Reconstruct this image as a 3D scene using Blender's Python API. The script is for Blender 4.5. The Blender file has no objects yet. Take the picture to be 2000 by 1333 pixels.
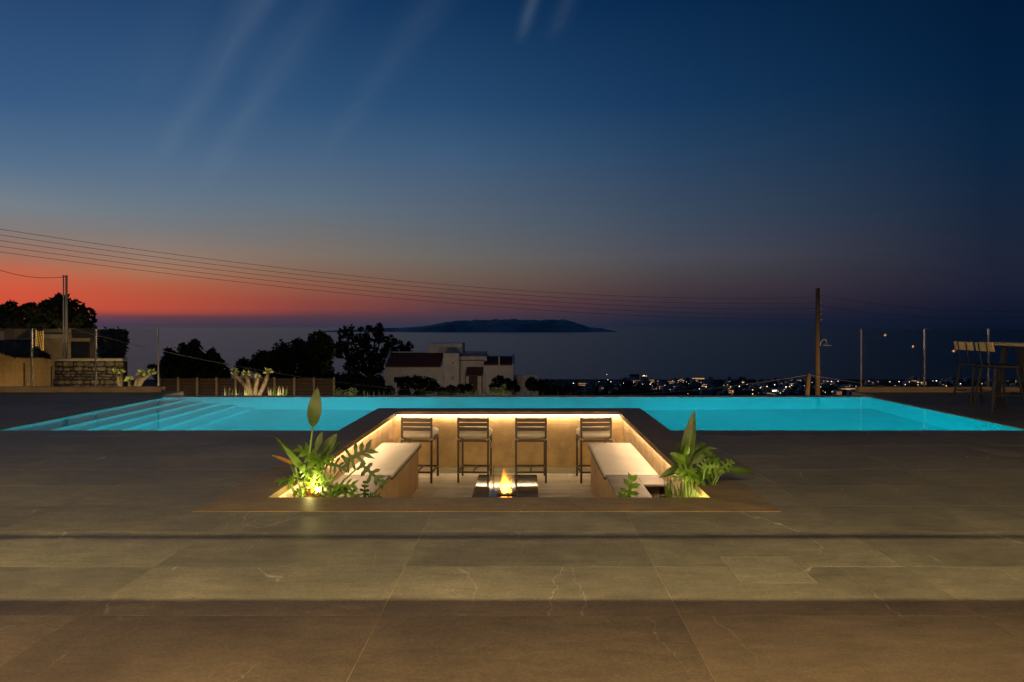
import bpy, math, random
import numpy as np
from mathutils import Vector, Matrix
random.seed(7); RNG = np.random.default_rng(7)
SC = bpy.context.scene
COL = SC.collection
R = math.radians

# ------------------------------------------------------------------ camera
CAMZ, F, VX, VY = 1.3, 1200.0, 1029.0, 636.0
cam_d = bpy.data.cameras.new('camera'); cam = bpy.data.objects.new('camera', cam_d); COL.objects.link(cam)
cam.location = (0, 0, CAMZ); cam.rotation_euler = (R(90), 0, 0)
cam_d.sensor_width = 36; cam_d.lens = 36 * F / 2000
cam_d.shift_x = -(VX - 1000) / 2000; cam_d.shift_y = -(666.5 - VY) / 2000
cam_d.clip_start = 0.05; cam_d.clip_end = 90000
SC.camera = cam
SC.view_settings.view_transform = 'Standard'; SC.view_settings.look = 'None'
SC.view_settings.exposure = 0; SC.view_settings.gamma = 1
SC.cycles.use_denoising = True
SC.cycles.max_bounces = 8; SC.cycles.diffuse_bounces = 3; SC.cycles.glossy_bounces = 4
SC.cycles.transmission_bounces = 6; SC.cycles.transparent_max_bounces = 12
SC.cycles.caustics_reflective = False; SC.cycles.caustics_refractive = False
SC.cycles.sample_clamp_indirect = 4

def s2l(c):
    return tuple(((v/255)/12.92 if v/255 <= .04045 else ((v/255+.055)/1.055)**2.4) for v in c)

# ------------------------------------------------------------------ sky after sunset
W = bpy.data.worlds.new('World'); SC.world = W; W.use_nodes = True
nt = W.node_tree; nt.nodes.clear()
def N(t, **k):
    n = nt.nodes.new(t)
    for a, v in k.items(): setattr(n, a, v)
    return n
def mth(op, a, b=None, c=None, clamp=False):
    n = N('ShaderNodeMath', operation=op, use_clamp=clamp)
    for i, v in enumerate((a, b, c)):
        if v is None: continue
        if isinstance(v, (int, float)): n.inputs[i].default_value = v
        else: nt.links.new(v, n.inputs[i])
    return n.outputs[0]
tc = N('ShaderNodeTexCoord'); sx = N('ShaderNodeSeparateXYZ'); nt.links.new(tc.outputs['Generated'], sx.inputs[0])
dx, dy, dz = sx.outputs
az = mth('ARCTAN2', dx, dy)
d0 = mth('ABSOLUTE', mth('ADD', az, R(52)))
dd = mth('MINIMUM', d0, mth('SUBTRACT', 2*math.pi, d0))          # angle from the sunset
el = mth('ARCSINE', dz)
hyp = mth('DIVIDE', el, R(60), clamp=True)
def elev(y, x=1029):   # elevation position of an image row at a column
    return math.atan2(636-y, math.hypot(1200, x-1029)) / R(60)
def ramp(stops, x):
    n = N('ShaderNodeValToRGB'); cr = n.color_ramp; cr.interpolation = 'EASE' if False else 'LINEAR'
    while len(cr.elements) > 1: cr.elements.remove(cr.elements[-1])
    first = True
    for y, c in sorted(stops, key=lambda t: -t[0]):
        p = max(0, elev(y, x))
        if first: e = cr.elements[0]; e.position = p; first = False
        else: e = cr.elements.new(p)
        e.color = (*s2l(c), 1)
    nt.links.new(hyp, n.inputs[0]); return n.outputs[0]
ra = ramp([(640,(74,60,90)),(622,(104,66,84)),(612,(150,72,76)),(604,(212,82,60)),(570,(212,88,62)),(535,(200,102,74)),(500,(164,116,96)),(455,(134,124,120)),(400,(118,129,139)),(320,(86,113,142)),(200,(58,93,134)),(0,(40,73,116)),(-300,(22,48,86))], 60)
rA = ramp([(640,(68,61,74)),(630,(80,62,76)),(618,(106,63,72)),(611,(172,76,62)),(600,(188,80,62)),(575,(186,87,63)),(555,(182,98,72)),(530,(170,119,92)),(500,(151,125,110)),(450,(124,123,124)),(400,(106,122,136)),(300,(80,108,139)),(200,(58,92,131)),(0,(36,70,112)),(-300,(18,44,82))], 300)
rB = ramp([(640,(60,56,74)),(622,(80,58,70)),(613,(106,62,68)),(605,(134,68,66)),(590,(140,73,64)),(570,(145,86,70)),(550,(142,96,78)),(530,(133,104,88)),(500,(128,114,104)),(440,(110,114,118)),(400,(98,114,130)),(300,(72,100,131)),(200,(48,84,123)),(0,(25,61,103)),(-300,(12,38,74))], 610)
rC = ramp([(640,(55,53,74)),(620,(72,58,71)),(605,(92,62,68)),(590,(104,67,66)),(560,(112,86,76)),(530,(112,98,88)),(500,(108,105,102)),(430,(92,103,116)),(300,(63,93,125)),(200,(40,76,115)),(0,(17,53,93)),(-300,(9,34,67))], 870)
rD = ramp([(640,(28,37,58)),(620,(38,40,58)),(605,(50,44,60)),(590,(60,50,60)),(560,(70,60,66)),(530,(73,70,76)),(500,(76,77,88)),(430,(62,76,95)),(300,(40,68,99)),(200,(24,58,95)),(0,(9,42,79)),(-300,(5,28,58))], 1310)
rc = ramp([(640,(12,22,43)),(600,(21,26,47)),(560,(30,33,53)),(500,(31,38,57)),(400,(23,39,62)),(300,(13,38,66)),(150,(4,33,64)),(0,(2,28,57)),(-300,(2,20,44))], 1900)
rd = ramp([(640,(10,18,36)),(560,(16,21,40)),(400,(10,24,44)),(150,(3,22,46)),(0,(2,20,42)),(-300,(2,16,36))], 1900)
def mixc(f, a, b):
    n = N('ShaderNodeMix', data_type='RGBA'); nt.links.new(f, n.inputs[0]); nt.links.new(a, n.inputs[6]); nt.links.new(b, n.inputs[7]); return n.outputs[2]
def seg(a, b):
    n = N('ShaderNodeMapRange', interpolation_type='LINEAR'); nt.links.new(dd, n.inputs[0]); n.inputs[1].default_value = R(a); n.inputs[2].default_value = R(b); return n.outputs[0]
c = mixc(seg(12.5, 20.7), ra, rA); c = mixc(seg(20.7, 32.8), c, rB); c = mixc(seg(32.8, 44.5), c, rC); c = mixc(seg(44.5, 65.2), c, rD); c = mixc(seg(65.2, 89), c, rc); c = mixc(seg(89, 150), c, rd)
# thin cirrus on a high plane
zz = mth('MAXIMUM', dz, 0.02)
px_ = mth('DIVIDE', dx, zz); py_ = mth('DIVIDE', dy, zz)
u = mth('ADD', mth('MULTIPLY', px_, .80), mth('MULTIPLY', py_, .60))      # across the streaks
v = mth('SUBTRACT', mth('MULTIPLY', px_, .60), mth('MULTIPLY', py_, .80)) # along them
def streak(u0, vm, slope, w, v0, v1, fade, amp):      # one long thin wisp on the cloud plane
    d_ = mth('DIVIDE', mth('SUBTRACT', mth('SUBTRACT', u, u0), mth('MULTIPLY', mth('SUBTRACT', v, vm), slope)), w)
    g_ = mth('EXPONENT', mth('MULTIPLY', mth('MULTIPLY', d_, d_), -1))
    a_ = N('ShaderNodeMapRange', interpolation_type='SMOOTHSTEP'); nt.links.new(v, a_.inputs[0]); a_.inputs[1].default_value = v0; a_.inputs[2].default_value = v0+fade
    b_ = N('ShaderNodeMapRange', interpolation_type='SMOOTHSTEP'); nt.links.new(v, b_.inputs[0]); b_.inputs[1].default_value = v1; b_.inputs[2].default_value = v1-fade
    return mth('MULTIPLY', mth('MULTIPLY', mth('MULTIPLY', g_, a_.outputs[0]), b_.outputs[0]), amp)
cs = streak(.463, -3.2, .008, .055, -4.6, -.9, 1.1, .30)
cs = mth('ADD', cs, streak(.715, -3.6, -.056, .07, -5.4, -1.2, 1.3, .22))
cs = mth('ADD', cs, streak(1.02, -2.4, -.148, .06, -3.9, -1.0, .9, .12))
cs = mth('ADD', cs, streak(1.19, -1.58, -.53, .022, -1.80, -1.1, .22, .34))
cs = mth('ADD', cs, streak(1.27, -1.5, -.5, .03, -1.72, -1.1, .2, .14))
cs = mth('ADD', cs, streak(.30, -2.6, .03, .08, -3.6, -1.0, .8, .08))
fine = N('ShaderNodeTexNoise'); fine.inputs['Scale'].default_value = 1.0; fine.inputs['Detail'].default_value = 5
cv2 = N('ShaderNodeCombineXYZ'); nt.links.new(mth('MULTIPLY', u, 14), cv2.inputs[0]); nt.links.new(mth('MULTIPLY', v, .9), cv2.inputs[1]); nt.links.new(cv2.outputs[0], fine.inputs['Vector'])
cf = mth('MULTIPLY', cs, mth('ADD', mth('MULTIPLY', fine.outputs[0], .75), .05))
cc = N('ShaderNodeRGB'); cc.outputs[0].default_value = (*s2l((122, 142, 160)), 1)
c = mixc(cf, c, cc.outputs[0])
bg = N('ShaderNodeBackground'); nt.links.new(c, bg.inputs[0]); bg.inputs[1].default_value = .95
wo = N('ShaderNodeOutputWorld'); nt.links.new(bg.outputs[0], wo.inputs[0])

# ------------------------------------------------------------------ helpers
def P(x, y, Y):                       # a point at depth Y seen in the photo at (x, y)
    return Vector(((x-VX)*Y/F, Y, CAMZ-(y-VY)*Y/F))
class MB:
    def __init__(s): s.v = []; s.f = []; s.m = []
    def add(s, vs, fs, mi=0):
        o = len(s.v); s.v += [tuple(p) for p in vs]; s.f += [tuple(i+o for i in f) for f in fs]; s.m += [mi]*len(fs); return s
    def box(s, x0, x1, y0, y1, z0, z1, mi=0):
        vs = [(x0,y0,z0),(x1,y0,z0),(x1,y1,z0),(x0,y1,z0),(x0,y0,z1),(x1,y0,z1),(x1,y1,z1),(x0,y1,z1)]
        return s.add(vs, [(0,3,2,1),(4,5,6,7),(0,1,5,4),(1,2,6,5),(2,3,7,6),(3,0,4,7)], mi)
    def cbox(s, x0, x1, y0, y1, z0, z1, b=.01, mi=0):   # box with chamfered edges all round the top and sides
        b = min(b, (x1-x0)/2.1, (y1-y0)/2.1, (z1-z0)/2.1)
        rings = []
        for z, i in ((z0, b), (z0+b, 0), (z1-b, 0), (z1, b)):
            rings.append([(x0+i+b,y0+i,z),(x1-i-b,y0+i,z),(x1-i,y0+i+b,z),(x1-i,y1-i-b,z),(x1-i-b,y1-i,z),(x0+i+b,y1-i,z),(x0+i,y1-i-b,z),(x0+i,y0+i+b,z)])
        vs = [p for r in rings for p in r]; fs = [tuple(range(7,-1,-1)), tuple(range(24,32))]
        for k in range(3):
            for j in range(8): a = k*8+j; bb = k*8+(j+1)%8; fs.append((a, bb, bb+8, a+8))
        return s.add(vs, fs, mi)
    def bar(s, a, b, w, h=None, mi=0):                  # a square bar from a to b
        h = h or w; a = Vector(a); b = Vector(b); d = (b-a).normalized()
        u = d.cross(Vector((0,0,1))) if abs(d.z) < .95 else Vector((1,0,0)); u.normalize(); v = u.cross(d)
        vs = [p + u*sx*w/2 + v*sy*h/2 for p in (a, b) for sx, sy in ((-1,-1),(1,-1),(1,1),(-1,1))]
        return s.add(vs, [(0,1,2,3),(7,6,5,4),(0,4,5,1),(1,5,6,2),(2,6,7,3),(3,7,4,0)], mi)
    def tube(s, pts, rad, n=8, mi=0, cap=True):
        pts = [Vector(p) for p in pts]; k = len(pts); rad = rad if isinstance(rad, (list, tuple)) else [rad]*k
        vs = []; up = Vector((.123, .37, .92)).normalized()
        for i, p in enumerate(pts):
            d = (pts[min(i+1,k-1)]-pts[max(i-1,0)]).normalized()
            u = d.cross(up); u = u.normalized() if u.length > 1e-4 else Vector((1,0,0)); w = u.cross(d)
            for j in range(n):
                a = 2*math.pi*j/n; vs.append(p + u*math.cos(a)*rad[i] + w*math.sin(a)*rad[i])
        fs = [(i*n+j, i*n+(j+1)%n, (i+1)*n+(j+1)%n, (i+1)*n+j) for i in range(k-1) for j in range(n)]
        if cap: fs += [tuple(range(n-1,-1,-1)), tuple(range((k-1)*n, k*n))]
        return s.add(vs, fs, mi)
    def lathe(s, prof, c=(0,0,0), n=16, mi=0):
        vs = [(c[0]+r*math.cos(2*math.pi*j/n), c[1]+r*math.sin(2*math.pi*j/n), c[2]+z) for r, z in prof for j in range(n)]
        fs = [(i*n+j, i*n+(j+1)%n, (i+1)*n+(j+1)%n, (i+1)*n+j) for i in range(len(prof)-1) for j in range(n)]
        fs += [tuple(range(n-1,-1,-1)), tuple(range((len(prof)-1)*n, len(prof)*n))]
        return s.add(vs, fs, mi)
    def prism(s, poly, a, b, axis='y', mi=0):           # polygon (two coordinates) pushed along an axis
        k = len(poly)
        def p3(p, t): return {'y': (p[0], t, p[1]), 'x': (t, p[0], p[1]), 'z': (p[0], p[1], t)}[axis]
        vs = [p3(p, a) for p in poly] + [p3(p, b) for p in poly]
        return s.add(vs, [tuple(range(k)), tuple(range(2*k-1, k-1, -1))] + [(i, i+k, (i+1)%k+k, (i+1)%k) for i in range(k)], mi)
    def mesh(s, name, mats, smooth=False):
        me = bpy.data.meshes.new(name); me.from_pydata(s.v, [], s.f)
        for m in (mats if isinstance(mats, (list, tuple)) else [mats]): me.materials.append(m)
        if any(s.m): me.polygons.foreach_set('material_index', s.m)
        if smooth: me.polygons.foreach_set('use_smooth', [True]*len(s.f))
        import bmesh
        if len(s.f) < 20000:
            bm = bmesh.new(); bm.from_mesh(me); bmesh.ops.recalc_face_normals(bm, faces=bm.faces); bm.to_mesh(me); bm.free()
        me.update(); return me
    def build(s, name, mats, parent=None, smooth=False, loc=None):
        return link(name, s.mesh(name, mats, smooth), parent, loc)
def link(name, data, parent=None, loc=None):
    o = bpy.data.objects.new(name, data); COL.objects.link(o)
    if parent: o.parent = parent
    if loc is not None: o.location = loc
    return o
def thing(name, label, cat, loc=(0,0,0), group=None, rz=0):
    o = bpy.data.objects.new(name, None); COL.objects.link(o); o.location = loc; o.rotation_euler.z = rz
    o.empty_display_size = .2
    return tag(o, label, cat, group)
def tag(o, label, cat, group=None, kind=None):
    o['label'] = label; o['category'] = cat
    if group: o['group'] = group
    if kind: o['kind'] = kind
    return o
def struct(o, label=None):
    o['kind'] = 'structure'
    if label: o['label'] = label
    return o
def copy_tree(o, parent=None):
    c_ = o.copy(); COL.objects.link(c_); c_.parent = parent
    for ch in o.children: copy_tree(ch, c_)
    return c_
def subtract(rects, h):
    out = []
    for (a, b, c_, d) in rects:
        if b <= h[0] or a >= h[1] or d <= h[2] or c_ >= h[3]: out.append((a,b,c_,d)); continue
        if c_ < h[2]: out.append((a,b,c_,h[2]))
        if d > h[3]: out.append((a,b,h[3],d))
        y0, y1 = max(c_,h[2]), min(d,h[3])
        if a < h[0]: out.append((a,h[0],y0,y1))
        if b > h[1]: out.append((h[1],b,y0,y1))
    return [r for r in out if r[1]-r[0] > .01 and r[3]-r[2] > .01]

# ------------------------------------------------------------------ materials
class Mat:
    def __init__(s, name):
        s.m = bpy.data.materials.new(name); s.m.use_nodes = True; s.t = s.m.node_tree; s.t.nodes.clear()
        s.out = s.t.nodes.new('ShaderNodeOutputMaterial')
    def n(s, t, ins=None, **k):
        q = s.t.nodes.new(t)
        for a, v in k.items(): setattr(q, a, v)
        for i, v in (ins or {}).items():
            if hasattr(v, 'is_output') or isinstance(v, bpy.types.NodeSocket): s.t.links.new(v, q.inputs[i])
            else: q.inputs[i].default_value = v
        return q
    def end(s, sock, disp=None): s.t.links.new(sock, s.out.inputs[0]); return s.m
def mat(name, col, rough=.7, var=.15, scale=4, bump=.0, bscale=40, spec=.4, metal=0, stretch=None, col2=None, detail=5, trans=0, coat=0):
    q = Mat(name); g = q.n('ShaderNodeTexCoord'); vec = g.outputs['Object']
    if stretch: vec = q.n('ShaderNodeMapping', {0: vec, 3: stretch}).outputs[0]
    nz = q.n('ShaderNodeTexNoise', {'Vector': vec, 'Scale': scale, 'Detail': detail, 'Roughness': .6})
    c2 = col2 or tuple(max(0, c_*(1-2*var)) for c_ in col); c1 = col if col2 else tuple(min(1, c_*(1+var)) for c_ in col)
    mr = q.n('ShaderNodeMapRange', {0: nz.outputs[0], 1: .3, 2: .7})
    mx = q.n('ShaderNodeMix', {0: mr.outputs[0], 6: (*c2,1), 7: (*c1,1)}, data_type='RGBA')
    p = q.n('ShaderNodeBsdfPrincipled', {'Base Color': mx.outputs[2], 'Roughness': rough, 'Metallic': metal, 'Specular IOR Level': spec, 'Coat Weight': coat})
    if bump:
        nb = q.n('ShaderNodeTexNoise', {'Vector': vec, 'Scale': bscale, 'Detail': 6})
        bp = q.n('ShaderNodeBump', {'Strength': bump, 'Distance': .01, 'Height': nb.outputs[0]}); q.t.links.new(bp.outputs[0], p.inputs['Normal'])
    sh = p.outputs[0]
    if trans:
        tr = q.n('ShaderNodeBsdfTranslucent', {0: mx.outputs[2]}); sh = q.n('ShaderNodeMixShader', {0: trans, 1: sh, 2: tr.outputs[0]}).outputs[0]
    return q.end(sh)
def emit(name, col, strength, sample=True):
    q = Mat(name); e = q.n('ShaderNodeEmission', {0: (*col,1), 1: strength}); m = q.end(e.outputs[0])
    if not sample: m.cycles.emission_sampling = 'NONE'
    return m
def stone_tile(name, dark, light, vein, vscale=.55, rough=.5, tv0=.88, tv1=1.1):
    q = Mat(name); g = q.n('ShaderNodeNewGeometry'); oi = q.n('ShaderNodeObjectInfo')
    off = q.n('ShaderNodeVectorMath', {0: oi.outputs['Random'], 1: (37.1, 91.7, 53.3)}, operation='MULTIPLY')
    pos = q.n('ShaderNodeVectorMath', {0: g.outputs['Position'], 1: off.outputs[0]}, operation='ADD').outputs[0]
    cl = q.n('ShaderNodeTexNoise', {'Vector': pos, 'Scale': 1.6, 'Detail': 8, 'Roughness': .65})
    mr = q.n('ShaderNodeMapRange', {0: cl.outputs[0], 1: .32, 2: .7})
    base = q.n('ShaderNodeMix', {0: mr.outputs[0], 6: (*dark,1), 7: (*light,1)}, data_type='RGBA')
    # thin calcite veins: the zero line of a warped noise, kept only here and there
    jn = q.n('ShaderNodeTexNoise', {'Vector': pos, 'Scale': 5.5, 'Detail': 4, 'Roughness': .6})
    jo = q.n('ShaderNodeVectorMath', {0: q.n('ShaderNodeVectorMath', {0: jn.outputs[1], 1: (.5,.5,.5)}, operation='SUBTRACT').outputs[0], 1: (.16,.16,0)}, operation='MULTIPLY')
    jp = q.n('ShaderNodeVectorMath', {0: pos, 1: jo.outputs[0]}, operation='ADD').outputs[0]
    vs = q.n('ShaderNodeMapping', {0: jp, 2: (0, 0, .75), 3: (vscale*1.1, vscale*.30, vscale)})
    vn = q.n('ShaderNodeTexNoise', {'Vector': vs.outputs[0], 'Scale': 1.0, 'Detail': 6, 'Roughness': .38, 'Distortion': 0})
    ab = q.n('ShaderNodeMath', {0: q.n('ShaderNodeMath', {0: vn.outputs[0], 1: .5}, operation='SUBTRACT').outputs[0]}, operation='ABSOLUTE')
    ln = q.n('ShaderNodeMapRange', {0: ab.outputs[0], 1: .0011, 2: .0001})
    mk = q.n('ShaderNodeTexNoise', {'Vector': pos, 'Scale': 1.1, 'Detail': 2})
    mm = q.n('ShaderNodeMapRange', {0: mk.outputs[0], 1: .42, 2: .62})
    vf = q.n('ShaderNodeMath', {0: ln.outputs[0], 1: mm.outputs[0]}, operation='MULTIPLY')
    vs2 = q.n('ShaderNodeMapping', {0: jp, 1: (7.3,2.1,0), 2: (0, 0, -.9), 3: (vscale*1.6, vscale*.36, vscale)})
    vn2 = q.n('ShaderNodeTexNoise', {'Vector': vs2.outputs[0], 'Scale': 1.0, 'Detail': 3, 'Roughness': .4})
    ab2 = q.n('ShaderNodeMath', {0: q.n('ShaderNodeMath', {0: vn2.outputs[0], 1: .47}, operation='SUBTRACT').outputs[0]}, operation='ABSOLUTE')
    ln2 = q.n('ShaderNodeMapRange', {0: ab2.outputs[0], 1: .0009, 2: .0001, 4: .55})
    mk2 = q.n('ShaderNodeTexNoise', {'Vector': pos, 'Scale': 2.3, 'Detail': 3})
    mm2 = q.n('ShaderNodeMapRange', {0: mk2.outputs[0], 1: .45, 2: .6})
    vfb = q.n('ShaderNodeMath', {0: ln2.outputs[0], 1: mm2.outputs[0]}, operation='MULTIPLY')
    vfm = q.n('ShaderNodeMath', {0: vf.outputs[0], 1: vfb.outputs[0]}, operation='MAXIMUM')
    vf2 = q.n('ShaderNodeMath', {0: vfm.outputs[0], 1: .5}, operation='MULTIPLY')
    colr = q.n('ShaderNodeMix', {0: vf2.outputs[0], 6: base.outputs[2], 7: (*vein,1)}, data_type='RGBA')
    fn = q.n('ShaderNodeTexNoise', {'Vector': pos, 'Scale': 70, 'Detail': 4, 'Roughness': .7})
    st = q.n('ShaderNodeTexNoise', {'Vector': q.n('ShaderNodeMapping', {0: pos, 3: (2.2,7,1)}).outputs[0], 'Scale': 2.2, 'Detail': 7, 'Roughness': .68})
    colr = q.n('ShaderNodeMix', {0: .55, 6: colr.outputs[2], 7: st.outputs[0]}, data_type='RGBA', blend_type='OVERLAY')
    c3 = q.n('ShaderNodeMix', {0: .6, 6: colr.outputs[2], 7: fn.outputs[0]}, data_type='RGBA', blend_type='OVERLAY')
    tv = q.n('ShaderNodeMapRange', {0: oi.outputs['Random'], 1: 0, 2: 1, 3: tv0, 4: tv1})
    c3 = q.n('ShaderNodeMix', {0: 1.0, 6: c3.outputs[2], 7: tv.outputs[0]}, data_type='RGBA', blend_type='MULTIPLY')
    rg = q.n('ShaderNodeMapRange', {0: cl.outputs[0], 1: .3, 2: .7, 3: rough-.06, 4: rough+.1})
    bp = q.n('ShaderNodeBump', {'Strength': .12, 'Distance': .004, 'Height': fn.outputs[0]})
    p = q.n('ShaderNodeBsdfPrincipled', {'Base Color': c3.outputs[2], 'Roughness': rg.outputs[0], 'Specular IOR Level': .22, 'Normal': bp.outputs[0]})
    return q.end(p.outputs[0])
def glass(name, tint=(.96,.98,.97), ior=1.45):
    q = Mat(name); fr = q.n('ShaderNodeFresnel', {0: ior}); t = q.n('ShaderNodeBsdfTransparent', {0: (*tint,1)}); g = q.n('ShaderNodeBsdfGlossy', {'Roughness': .0})
    return q.end(q.n('ShaderNodeMixShader', {0: fr.outputs[0], 1: t.outputs[0], 2: g.outputs[0]}).outputs[0])

M = {}
M['tile'] = stone_tile('deck_stone', (.13,.112,.09), (.225,.195,.158), (.72,.66,.56))
M['hatch'] = stone_tile('hatch_stone', (.13,.112,.09), (.225,.195,.158), (.72,.66,.56), tv0=.97, tv1=.98)
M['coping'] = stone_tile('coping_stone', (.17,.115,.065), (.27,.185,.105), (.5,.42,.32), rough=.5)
M['grout'] = mat('grout', (.40,.33,.23), .9, .2, 6)
M['plaster'] = mat('sand_plaster', (.58,.41,.21), .9, .16, 3.5, bump=.6, bscale=30)
M['lounge_floor'] = mat('pale_stone', (.60,.55,.45), .55, .14, 3, bump=.06, bscale=60, stretch=(.4,2.2,1))
M['bench_wood'] = mat('bench_plaster', (.54,.36,.19), .6, .12, 3, bump=.1, bscale=30)
M['bench_top'] = mat('cushion_linen', (.66,.60,.50), .9, .06, 3, bump=.25, bscale=220)
M['rimstone'] = mat('planter_rim_stone', (.18,.15,.12), .5, .15, 5, bump=.08)
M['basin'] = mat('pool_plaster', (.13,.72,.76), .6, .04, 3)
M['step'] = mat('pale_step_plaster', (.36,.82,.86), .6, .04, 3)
M['stool'] = mat('dark_bronze_aluminium', (.075,.055,.04), .45, .1, 8, spec=.4)
M['cushion'] = mat('beige_canvas', (.62,.56,.46), .95, .06, 8, bump=.2, bscale=200)
M['gravel'] = mat('planter_gravel', (.16,.13,.10), .9, .35, 14)
M['soil'] = mat('garden_soil', (.06,.045,.03), .95, .3, 8, bump=.5)
M['leaf'] = mat('leaf_green', (.13,.25,.018), .32, .3, 9, trans=.32, spec=.5)
M['leaf2'] = mat('paddle_leaf_green', (.055,.105,.014), .32, .25, 7, trans=.25, spec=.5)
M['paleleaf'] = mat('pale_succulent_leaf', (.42,.44,.16), .5, .2, 6, trans=.2)
M['leafdry'] = mat('dry_leaf', (.34,.17,.04), .7, .2, 10, trans=.2)
M['stalk'] = mat('leaf_stalk', (.16,.24,.06), .5, .2, 8)
M['darkleaf'] = mat('dark_foliage', (.06,.075,.03), .8, .3, 3)
M['greyleaf'] = mat('olive_foliage', (.09,.11,.06), .8, .3, 3)
M['bark'] = mat('bark', (.22,.16,.10), .9, .3, 10, bump=.6, bscale=25)
M['darkbark'] = mat('dark_bark', (.06,.045,.035), .9, .3, 6, bump=.5)
M['fencewood'] = mat('fence_wood', (.46,.35,.21), .8, .2, 5, stretch=(1,1,8), bump=.2)
M['slatwood'] = mat('slat_wood', (.13,.09,.055), .85, .25, 4, stretch=(.3,3,10), bump=.2)
M['reed'] = mat('reed', (.42,.28,.12), .85, .35, 30, stretch=(6,6,.4))
M['stone'] = mat('field_stone', (.36,.30,.21), .9, .38, 2.2, bump=.6, bscale=10)
M['steel'] = mat('brushed_steel', (.55,.53,.50), .35, .05, 20, metal=1)
M['pole_wood'] = mat('creosoted_pole', (.30,.19,.09), .85, .25, 6, stretch=(6,6,.5), bump=.3)
M['pole_metal'] = mat('galvanised_pole', (.78,.72,.62), .5, .1, 4)
M['wire'] = mat('wire', (.05,.045,.04), .6, .1, 4)
M['wire_pale'] = mat('pale_wire', (.5,.46,.40), .6, .1, 4)
M['white_wall'] = mat('whitewash', (.72,.68,.64), .9, .1, .6, bump=.1)
M['roof_tile'] = mat('clay_tile', (.20,.085,.06), .85, .25, 3, bump=.2)
M['dark_open'] = mat('dark_pane', (.02,.02,.022), .25, .1, 3)
M['shutter'] = mat('brown_shutter', (.10,.06,.045), .7, .15, 4)
M['warm_wall'] = mat('ochre_wall', (.50,.36,.18), .85, .15, 1.5, bump=.2)
M['cream'] = mat('cream_trim', (.66,.58,.42), .7, .1, 3)
M['terrain'] = mat('dry_hillside', (.055,.055,.035), .95, .35, .05, bump=.4, bscale=.6)
M['rock'] = mat('island_rock', (.55,.53,.52), .95, .2, .004)
M['far_wall'] = mat('far_house_wall', (.55,.52,.48), .9, .1, .2)
M['board'] = mat('pale_oak_board', (.78,.58,.24), .6, .12, 5, stretch=(1,8,8))
M['black_steel'] = mat('black_steel', (.025,.025,.028), .4, .1, 5)
M['black_seat'] = mat('black_seat', (.02,.02,.022), .5, .1, 5)
M['marble'] = mat('polished_dark_marble', (.045,.038,.032), .07, .3, 3, detail=8, spec=.8)
M['weir'] = mat('weir_stone', (.42,.42,.40), .6, .12, 4, bump=.05)
M['glass'] = glass('clear_glass')
M['villa_wall'] = mat('villa_render', (.55,.52,.47), .9, .06, 1)
# sea
q = Mat('sea_water'); g = q.n('ShaderNodeNewGeometry')
mp = q.n('ShaderNodeMapping', {0: g.outputs['Position'], 3: (.004,.012,.01)})
nb = q.n('ShaderNodeTexNoise', {'Vector': mp.outputs[0], 'Scale': 1, 'Detail': 8, 'Roughness': .7})
bp = q.n('ShaderNodeBump', {'Strength': .5, 'Distance': 8, 'Height': nb.outputs[0]})
p = q.n('ShaderNodeBsdfPrincipled', {'Base Color': (.002,.008,.024,1), 'Roughness': .30, 'Specular IOR Level': .26, 'Specular Tint': (.72,.83,1,1), 'Normal': bp.outputs[0]})
M['sea'] = q.end(p.outputs[0])
# pool water: refracting and reflecting sheet
q = Mat('pool_water'); g = q.n('ShaderNodeNewGeometry')
nb = q.n('ShaderNodeTexNoise', {'Vector': g.outputs['Position'], 'Scale': 2.2, 'Detail': 3})
bp = q.n('ShaderNodeBump', {'Strength': .012, 'Distance': .02, 'Height': nb.outputs[0]})
fr = q.n('ShaderNodeFresnel', {0: 1.33, 1: bp.outputs[0]})
rf = q.n('ShaderNodeBsdfRefraction', {'Color': (.80,.97,1,1), 'Roughness': .0, 'IOR': 1.33, 'Normal': bp.outputs[0]})
gl = q.n('ShaderNodeBsdfGlossy', {'Color': (.42,.5,.55,1), 'Roughness': .03, 'Normal': bp.outputs[0]})
M['water'] = q.end(q.n('ShaderNodeMixShader', {0: fr.outputs[0], 1: rf.outputs[0], 2: gl.outputs[0]}).outputs[0])
M['led'] = emit('led_tape', (1.0,.70,.41), 64)
M['poollamp'] = emit('pool_lamp', (.005,.84,.93), 430)
def fire(name, c0, c1, s0, s1, a0, a1, h):
    q = Mat(name); z = q.n('ShaderNodeSeparateXYZ', {0: q.n('ShaderNodeTexCoord').outputs['Object']}).outputs[2]
    f = q.n('ShaderNodeMapRange', {0: z, 1: 0, 2: h}).outputs[0]; cl = q.n('ShaderNodeMix', {0: f, 6: (*c0,1), 7: (*c1,1)}, data_type='RGBA')
    st = q.n('ShaderNodeMapRange', {0: f, 1: 0, 2: 1, 3: s0, 4: s1}); al = q.n('ShaderNodeMapRange', {0: f, 1: 0, 2: 1, 3: a0, 4: a1})
    e = q.n('ShaderNodeEmission', {0: cl.outputs[2], 1: st.outputs[0]}); t = q.n('ShaderNodeBsdfTransparent')
    return q.end(q.n('ShaderNodeMixShader', {0: al.outputs[0], 1: t.outputs[0], 2: e.outputs[0]}).outputs[0])
M['flame'] = fire('flame', (1,.34,.04), (1,.20,.015), 9, 3, .55, .3, .24)
M['flame_core'] = fire('flame_core', (1,.52,.14), (1,.33,.04), 26, 8, .9, .45, .21)
M['town_warm'] = emit('town_lamp_warm', (1.0,.62,.25), 5, False)
M['town_white'] = emit('town_lamp_white', (1.0,.85,.62), 6, False)
M['town_window'] = emit('town_lit_window', (1.0,.50,.16), .8, False)
M['lens'] = emit('lamp_lens', (1.0,.72,.34), 8, False)

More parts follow.
